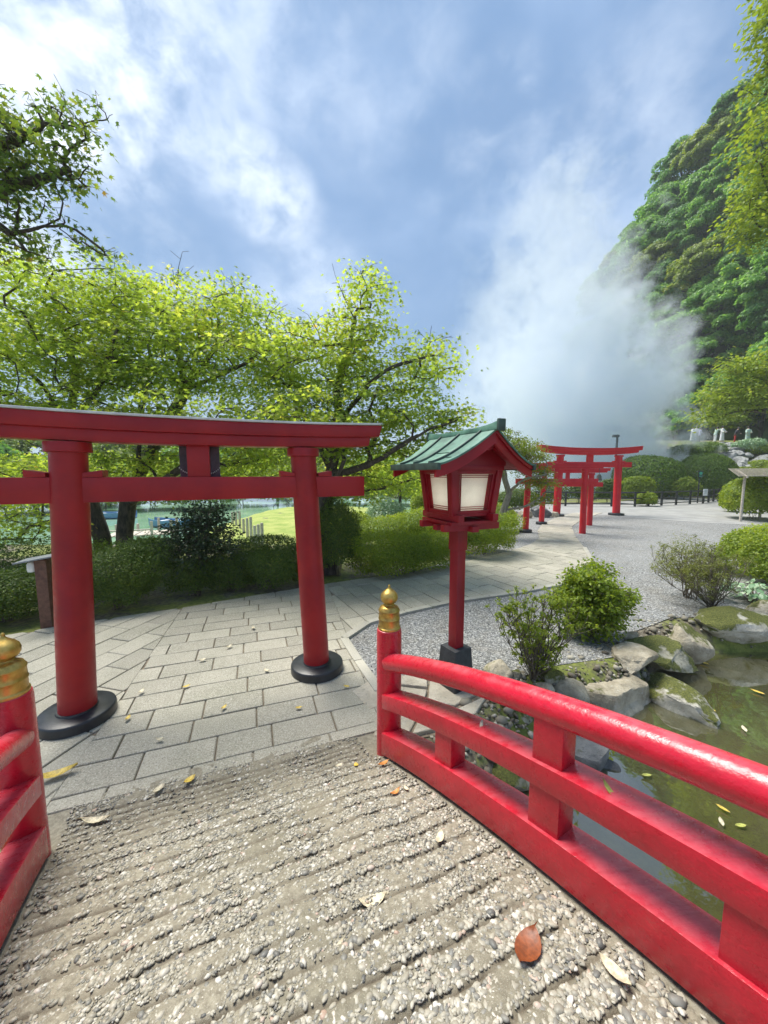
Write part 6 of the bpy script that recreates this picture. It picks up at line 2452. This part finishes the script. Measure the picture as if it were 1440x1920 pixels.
# ------------------------------------------------------------------ people on the far terrace
def person(label, loc, h, rz, bend, robe, cloth, lower, arms_up=0.0, sit=False):
    """standing or bowing figure: one skinned body, clothing and hair as parts"""
    root = thing('person', label, 'person', tuple(loc), rz, 'visitors on the far terrace')
    s = h / 1.7
    hip = 0.92 if not sit else 0.48
    me = bpy.data.meshes.new('body')
    bd = bend
    sp_ = lambda k: (0, -math.sin(bd) * k, hip + math.cos(bd) * k)
    V = [(0, 0, hip), sp_(0.28), sp_(0.50), sp_(0.60), sp_(0.72)]
    E = [(0, 1), (1, 2), (2, 3), (3, 4)]
    rad = [0.13, 0.12, 0.13, 0.055, 0.10]
    for sg in (-1, 1):
        b = len(V)
        sx, sy, sz = sp_(0.48)
        ua = arms_up
        V += [(sg * 0.17, sy, sz), (sg * 0.23, sy - 0.10 - 0.1 * ua, sz - 0.26 * (1 - ua)), (sg * 0.16, sy - 0.28, sz - 0.36 * (1 - 1.6 * ua)), (sg * 0.14, sy - 0.36, sz - 0.40 * (1 - 1.6 * ua))]
        E += [(2, b), (b, b + 1), (b + 1, b + 2), (b + 2, b + 3)]
        rad += [0.06, 0.048, 0.035, 0.03]
        b = len(V)
        if sit:
            V += [(sg * 0.10, -0.05, hip - 0.02), (sg * 0.12, -0.44, hip + 0.02), (sg * 0.12, -0.46, 0.08), (sg * 0.12, -0.60, 0.04)]
        else:
            V += [(sg * 0.10, 0, hip - 0.08), (sg * 0.11, -0.02, hip * 0.52), (sg * 0.11, 0.02, 0.08), (sg * 0.12, -0.14, 0.04)]
        E += [(0, b), (b, b + 1), (b + 1, b + 2), (b + 2, b + 3)]
        rad += [0.085, 0.062, 0.042, 0.035]
    me.from_pydata([tuple(q * s for q in v) for v in V], E, [])
    o = link('body', me, 'skin', root)
    md = o.modifiers.new('skin', 'SKIN')
    for i, sv_ in enumerate(me.skin_vertices[0].data):
        sv_.radius = (rad[i] * s, rad[i] * s)
        sv_.use_root = (i == 0)
    o.modifiers.new('sub', 'SUBSURF').levels = 1
    o.modifiers['sub'].render_levels = 1
    # clothing: garment rings from hem to shoulders following the bend
    mb = MB()
    secs = []
    hem = 0.12 if robe else (hip - 0.12)
    prof = []
    if not sit:
        prof += [((0, 0, hem), 0.24 if robe else 0.19), ((0, 0, (hem + hip) / 2), 0.20)]
    prof += [((0, 0, hip), 0.175), (sp_(0.2), 0.165), (sp_(0.40), 0.20), (sp_(0.52), 0.185), (sp_(0.57), 0.08)]
    for (x, y, z), r_ in prof:
        f = 1.0 if z <= hip else 0.0
        secs.append([((x + r_ * 1.15 * math.cos(a)) * s, (y + r_ * 0.78 * math.sin(a) * (1 if f else math.cos(bd))) * s, (z + (0 if f else r_ * 0.78 * math.sin(a) * math.sin(-bd) * -1)) * s) for a in np.linspace(0, 2 * math.pi, 14, endpoint=False)])
    mb.sweep(secs)
    mb.part('garment', cloth, root, sharp=70)
    mb = MB()
    for sg in (-1, 1):
        sx, sy, sz = sp_(0.49)
        q = [(sg * 0.16, sy, sz), (sg * 0.235, sy - 0.10 - 0.1 * arms_up, sz - 0.26 * (1 - arms_up)), (sg * 0.17, sy - 0.25, sz - 0.34 * (1 - 1.6 * arms_up))]
        mb.tube([tuple(k * s for k in v) for v in q], [0.075 * s, 0.07 * s, (0.11 if robe else 0.055) * s], 10)
    mb.part('sleeves', cloth, root, sharp=70)
    if not robe:
        mb = MB()
        for sg in (-1, 1):
            if sit:
                mb.tube([tuple(k * s for k in v) for v in ((sg * 0.10, 0.02, hip), (sg * 0.12, -0.44, hip + 0.02), (sg * 0.12, -0.46, 0.10))], [0.105 * s, 0.085 * s, 0.07 * s], 10)
            else:
                mb.tube([tuple(k * s for k in v) for v in ((sg * 0.10, 0, hip), (sg * 0.11, -0.02, hip * 0.52), (sg * 0.11, 0.02, 0.08))], [0.11 * s, 0.085 * s, 0.07 * s], 10)
        mb.part('trousers', lower, root, sharp=70)
    hx_, hy_, hzz = sp_(0.75)
    mb = MB()
    mb.lathe([(0.02, 0.155), (0.07, 0.14), (0.105, 0.08), (0.11, 0.01), (0.095, -0.04)], 12, Matrix.Translation((0, (hy_ + 0.025) * s, (hzz - 0.02) * s)) @ Matrix.Rotation(bd, 4, 'X') @ Matrix.Scale(s, 4))
    mb.part('hair', 'hair', root)
    return root


cl = {k: simple('cloth_' + k, v, 0.8, 0.1, 6, 0.1) for k, v in (('white', (0.78, 0.79, 0.80)), ('palegreen', (0.42, 0.55, 0.48)), ('black', (0.03, 0.03, 0.035)), ('red', (0.5, 0.03, 0.03)), ('blue', (0.26, 0.40, 0.66)), ('lilac', (0.45, 0.46, 0.66)), ('cream', (0.70, 0.66, 0.58)))}
TZ = float(land(40.0, 53.0))


def terrace(px, feet):
    # walk the ray out until it meets the terrace
    for yy in np.arange(30.5, 46.5, 0.1):
        q = dp(px, feet, yy)
        if q[2] <= float(land(q[0], yy)):
            break
    q[2] = float(land(q[0], yy))
    return q


PEOPLE = [(1297, 828, 1.65, 0.3, 0.05, True, 'white', 'white', 0, 'person in white standing left in the group of three on the far terrace'),
          (1304, 828, 1.7, -0.3, 0.05, True, 'white', 'white', 0, 'person in white in the middle of the group of three on the far terrace'),
          (1311, 829, 1.62, 0.9, 0.05, False, 'lilac', 'black', 0, 'person in lilac top and dark trousers right in the group of three'),
          (1340, 829, 1.7, 1.3, 0.25, False, 'palegreen', 'white', 0.8, 'person in pale green raising both arms on the far terrace'),
          (1353, 828, 1.72, 0.2, 0.0, True, 'white', 'white', 0, 'person in a long white robe standing upright on the far terrace'),
          (1377, 830, 1.7, 0.8, 0.35, False, 'black', 'red', 0, 'person in black top and red skirt bending on the far terrace'),
          (1401, 829, 1.72, -0.4, 0.0, True, 'palegreen', 'white', 0, 'person in a pale green robe at the right end of the far terrace')]
for px, feet, h, rz, bend, robe, c1, c2, up_, lb in PEOPLE:
    q = terrace(px, feet)
    dz = float(dp(px, feet, q[1])[2])
    q[2] = float(land(q[0], q[1]))
    person(lb, q, h, rz, bend, robe, cl[c1], cl[c2], up_)

# ------------------------------------------------------------------ rock cascade below the terrace
rc = np.random.default_rng(400)
rocks_far = []
for i in range(64):
    px = rc.uniform(1318, 1450)
    fy = rc.uniform(836, 886)
    if px < 1345 and fy < 850:
        continue
    q = terrace(px, fy)
    w = rc.uniform(1.0, 2.3)
    rocks_far.append(q)
    rock('rock', 'grey boulder of the rocky cascade below the wooded hill', (q[0], q[1], q[2] + 0.12), (w, w * 0.8, w * rc.uniform(0.4, 0.62)), 'rock_far', 500 + i, rc.uniform(0, 6.28), (0, 0), 8, 0.10, 3, 'boulders of the cascade')
for i, (px, fy, lb, c1, rz) in enumerate(((1380, 886, 'person in cream top and dark trousers sitting low on the cascade rocks', 'cream', 0.3), (1386, 884, 'person in black sitting beside the cream-topped sitter on the rocks', 'black', 0.5), (1404, 880, 'person in blue shirt sitting on the cascade rocks, right of the pair', 'blue', -0.2))):
    q = gp(px, fy, 0.9)
    q = terrace(px, fy + 8) if q[1] > 60 else q
    q[2] = max(float(land(q[0], q[1])), 0.0)
    st = rock('rock', ('low seat boulder under the cream-topped sitter', 'low seat boulder under the sitter in black', 'low seat boulder under the sitter in blue')[i], (q[0], q[1] + 0.15, q[2] + 0.18), (1.1, 0.9, 0.72), 'rock_far', 590 + i, i * 1.1, (0, 0), 7, 0.06, 3, 'boulders of the cascade', 0.5)
    person(lb, (q[0], q[1], q[2] + 0.02), 1.72, rz, 0.15, False, cl[c1], cl['black'], 0, True)
# low planting on the cascade
for i, (x, y, w, lb) in enumerate(((1328, 846, 1.5, 'wide green shrub on the slope under the robed visitors'), (1304, 852, 1.3, 'green shrub at the left foot of the terrace slope'), (1400, 842, 1.6, 'pale green shrub right of the visitors on the terrace'), (1436, 850, 1.5, 'bright shrub at the right edge beside the cascade'),
                                   (1350, 893, 1.4, 'low yellow shrub at the foot of the cascade'), (1385, 897, 1.6, 'low shrub below the sitting visitors'), (1432, 880, 1.4, 'yellow-green shrub right of the visitor in blue'), (1282, 850, 1.3, 'dark shrub at the steam edge below the hill'), (1312, 838, 0.9, 'small green shrub in front of the group of three'))):
    q = terrace(x, y + 6)
    shrub('shrub', lb, q, (w, w * 0.8, w * 0.42), 2600, np.random.default_rng(600 + i), 0.20, ('topiary', 'topiary', 'hosta', 'wood_leaf_lit', 'hedge_lit', 'hedge_lit', 'wood_leaf_lit', 'hedge', 'topiary')[i], 2.1, None, 0.2, 0.12, stems=5, stemr=0.03, group='shrubs on the far slope')


# ------------------------------------------------------------------ fallen leaves
def leaf_mesh_single(name, L, w, curl, rg_):
    xs_ = np.linspace(-0.5, 0.5, 7)
    V = []
    for x in xs_:
        h = w * max(0.02, (1 - (2 * x) ** 2)) ** 0.8 * 0.5
        zc_ = curl * (x * x) * 1.6
        for k in (-1, 0, 1):
            V.append((x * L, k * h * L, (zc_ + abs(k) * 0.10 * curl + (0.0 if k else -0.03)) * L))
    F = []
    for i in range(6):
        for k in range(2):
            F.append((i * 3 + k, (i + 1) * 3 + k, (i + 1) * 3 + k + 1, i * 3 + k + 1))
    V.append((-0.72 * L, 0.02 * L, 0.3 * curl * L))
    F.append((0, 1, len(V) - 1))
    me = bpy.data.meshes.new(name)
    V = np.array(V)
    V[:, 2] -= V[:, 2].min()
    me.from_pydata([tuple(v) for v in V], [], F)
    me.polygons.foreach_set('use_smooth', [True] * len(F))
    return me


rl = np.random.default_rng(700)


def deck_hit(px, py):
    r_ = ray(px, py)
    best = None
    for t in np.linspace(0.5, 4.5, 900):
        p = np.array([0, 0, EYE]) + r_ * t
        tt_ = (p[:2] - BR) @ U
        z = float(deck_z(tt_)) if tt_ > T0 else 0.024
        if p[2] <= z:
            slope_ = 0.0 if tt_ < 0 else float(deck_z(tt_ + 0.02) - deck_z(tt_ - 0.02)) / 0.04
            return np.array([p[0], p[1], z]), slope_
    return None, 0


def drop(px, py, lpx, mat, label, rz, wid=0.42, z=None, curl=None):
    if z is None:
        q, sl = deck_hit(px, py)
    else:
        q, sl = gp(px, py, z), 0
    dist = float(np.linalg.norm(q - (0, 0, EYE)))
    L = lpx * dist / FOC
    o = link('fallen_leaf', leaf_mesh_single('fallen_leaf', L, wid, rl.uniform(0.15, 0.5) if curl is None else curl, rl), mat)
    o.location = (q[0], q[1], q[2] + (0.018 if L > 0.05 else 0.009))
    nrm = Vector((-sl * U[0], -sl * U[1], 1)).normalized()
    o.rotation_euler = (nrm.to_track_quat('Z', 'Y') @ Matrix.Rotation(rz, 4, 'Z').to_quaternion()).to_euler()
    tag(o, label, 'leaf', 'fallen leaves')
    return o


LV = [(990, 1787, 46, 'leaf_brown', 'big brown fallen leaf on the deck near the right railing', .3, .62), (622, 1824, 52, 'leaf_pale', 'long cream fallen leaf at the bottom of the deck, left of the brown leaf', .6, .34), (700, 1702, 36, 'leaf_pale', 'cream fallen leaf in the middle of the deck', -.4, .5),
      (570, 1612, 26, 'leaf_orange', 'orange fallen leaf in the middle of the deck', 1.2, .55), (562, 1646, 26, 'leaf_pale', 'narrow pale fallen leaf just below the orange one', .9, .36), (231, 1573, 30, 'leaf_yellow', 'yellow-orange fallen leaf on the deck right of the left end post', .3, .7),
      (356, 1467, 16, 'leaf_yellow', 'small yellow fallen leaf near the far end of the deck', 1.0, .6), (298, 1484, 16, 'leaf_pale', 'small pale fallen leaf left of the small yellow one', 1.1, .5), (106, 1458, 42, 'leaf_yellow', 'long yellow fallen leaf on the paving beside the left end post', .5, .3),
      (90, 1622, 28, 'leaf_pale', 'white curled fallen leaf at the foot of the left end post', .4, .4), (741, 1493, 18, 'leaf_orange', 'small orange fallen leaf on the deck near the right end post', .1, .5), (719, 1437, 18, 'leaf_orange', 'orange fallen leaf at the foot of the right end post', .0, .6),
      (825, 1580, 24, 'leaf_pale', 'pale fallen leaf on the deck beside the right lower rail', .7, .45), (577, 1475, 16, 'leaf_pale', 'pale fallen leaf in a groove at the far end of the deck', .1, .5), (1152, 1832, 34, 'leaf_pale', 'dull tan fallen leaf near the right lower rail', 1.5, .4),
      (392, 1730, 26, 'leaf_brown', 'small dark red fallen leaf on the left half of the deck', .5, .3), (180, 1546, 34, 'leaf_pale', 'slender pale fallen leaf near the left end post', .1, .25), (668, 1440, 14, 'leaf_yellow', 'tiny yellow fallen leaf left of the right end post', 1.3, .5),
      (636, 1440, 12, 'leaf_pale', 'tiny pale fallen leaf near the deck edge', .4, .5), (20, 1895, 36, 'leaf_pale', 'tan fallen leaf in the bottom left corner of the deck', .3, .4), (762, 1485, 14, 'leaf_pale', 'tiny pale upright leaf near the right lower rail', 1.4, .35), (520, 1850, 18, 'leaf_yellow', 'small tan leaf left of the long cream leaf', .4, .6)]
for px, py, lpx, m_, lb, rz, wd_ in LV:
    drop(px, py, lpx, m_, lb, rz, wd_)
for i, (px, py) in enumerate(((300, 1390), (420, 1330), (500, 1260), (350, 1290), (475, 1180), (560, 1330), (265, 1300), (650, 1290), (430, 1215), (590, 1195), (380, 1240), (240, 1350))):
    drop(px, py, 11, ('leaf_pale', 'leaf_yellow')[i % 2], 'tiny pale fallen leaf scattered on the grey paving', i * 1.3, .5, 0.024)
# on the railing
t_ = 0.95
for t_, sgn, m_, lb, L in ((0.86, 0.065, 'leaf_pale', 'dry pale leaf lying on the right middle rail', 0.055), (1.47, 0.05, 'leaf_green', 'yellow-green leaf lying on the right middle rail near the camera', 0.07)):
    q = BR + NO * sgn + U * t_
    o = link('fallen_leaf', leaf_mesh_single('fallen_leaf', L, 0.3, 0.3, rl), m_)
    o.location = (*q, float(deck_z(t_)) + 0.4635)
    o.rotation_euler = (R(8), R(-16), 0.3 + t_)
    tag(o, lb, 'leaf', 'fallen leaves')
# floating on the pond
for i, (px, py) in enumerate(((1212, 1457), (1355, 1520), (1352, 1545), (1388, 1552), (1330, 1332), (1395, 1370), (1290, 1400), (1420, 1300), (1410, 1450), (1300, 1260), (1318, 1245), (1285, 1250))):
    q = gp(px, py, WZ)
    drop(px, py, 13 if i < 12 else 10, ('leaf_green', 'leaf_yellow', 'leaf_pale')[i % 3], 'small yellowish leaf floating on the pond water', i * 2.1, .36, WZ + 0.002, 0.05)

# ------------------------------------------------------------------ steam of the hot spring
def steam():
    m = bpy.data.materials.new('steam')
    m.use_nodes = True
    t = m.node_tree
    t.nodes.remove(t.nodes['Principled BSDF'])
    k = NT(t)
    p = k.pos()
    s_ = k.n('ShaderNodeSeparateXYZ', {0: p})
    X, Y, Z = s_.outputs
    xc = k.math('MULTIPLY_ADD', Z, -0.14, 20.5)
    wx = k.math('MULTIPLY_ADD', Z, 0.02, 11.6)
    sx = k.math('DIVIDE', k.math('SUBTRACT', X, xc), wx)
    sy = k.math('DIVIDE', k.math('SUBTRACT', Y, 39.0), 6.5)
    r2 = k.math('ADD', k.math('MULTIPLY', sx, sx), k.math('MULTIPLY', sy, sy))
    nz = k.math('ADD', k.math('MULTIPLY', k.noise(0.17, 4, 0.55, p, 0.3), 0.62), k.math('MULTIPLY', k.noise(0.55, 5, 0.62, p, 0.5), 0.38))
    top = k.math('MULTIPLY', k.math('MAXIMUM', k.math('SUBTRACT', Z, 13.0), 0.0), 1 / 20.0)
    sh_ = k.math('SUBTRACT', k.math('SUBTRACT', 1.0, r2), top)
    f = k.math('ADD', sh_, k.math('MULTIPLY', k.math('SUBTRACT', nz, 0.5), 5.0))
    d = k.mr(f, 0.05, 0.36)
    left = k.mr(X, 5.0, 20.0, 0.04, 1.0)
    thin = k.mr(Z, 8.0, 26.0, 1.0, 0.25)
    dens = k.math('MULTIPLY', k.math('MULTIPLY', d, left), k.math('MULTIPLY', thin, 0.40))
    v = k.n('ShaderNodeVolumePrincipled', {'Color': (0.93, 0.962, 1.0, 1), 'Density': dens, 'Anisotropy': 0.0})
    v.inputs['Density Attribute'].default_value = ''
    t.links.new(v.outputs[0], t.nodes['Material Output'].inputs['Volume'])
    return m


mb = MB()
mb.box((17.5, 39.0, 16.0), (34.0, 14.5, 35.0))
o = mb.part('steam', steam(), None, smooth=False)
tag(o, 'white steam rising from the hot spring behind the far gates', 'steam', None, 'stuff')


# ------------------------------------------------------------------ moist air of the hot spring valley
hm = bpy.data.materials.new('haze')
hm.use_nodes = True
ht = hm.node_tree
ht.nodes.remove(ht.nodes['Principled BSDF'])
hv = ht.nodes.new('ShaderNodeVolumePrincipled')
hv.inputs['Color'].default_value = (0.90, 0.95, 1.0, 1)
hv.inputs['Density'].default_value = 0.0007
hv.inputs['Density Attribute'].default_value = ''
ht.links.new(hv.outputs[0], ht.nodes['Material Output'].inputs['Volume'])
mb = MB()
mb.box((0, 300, 43), (1300, 1300, 94))
hz_o = mb.part('haze', hm, None, smooth=False)
tag(hz_o, 'thin pale haze in the valley air', 'haze', None, 'stuff')
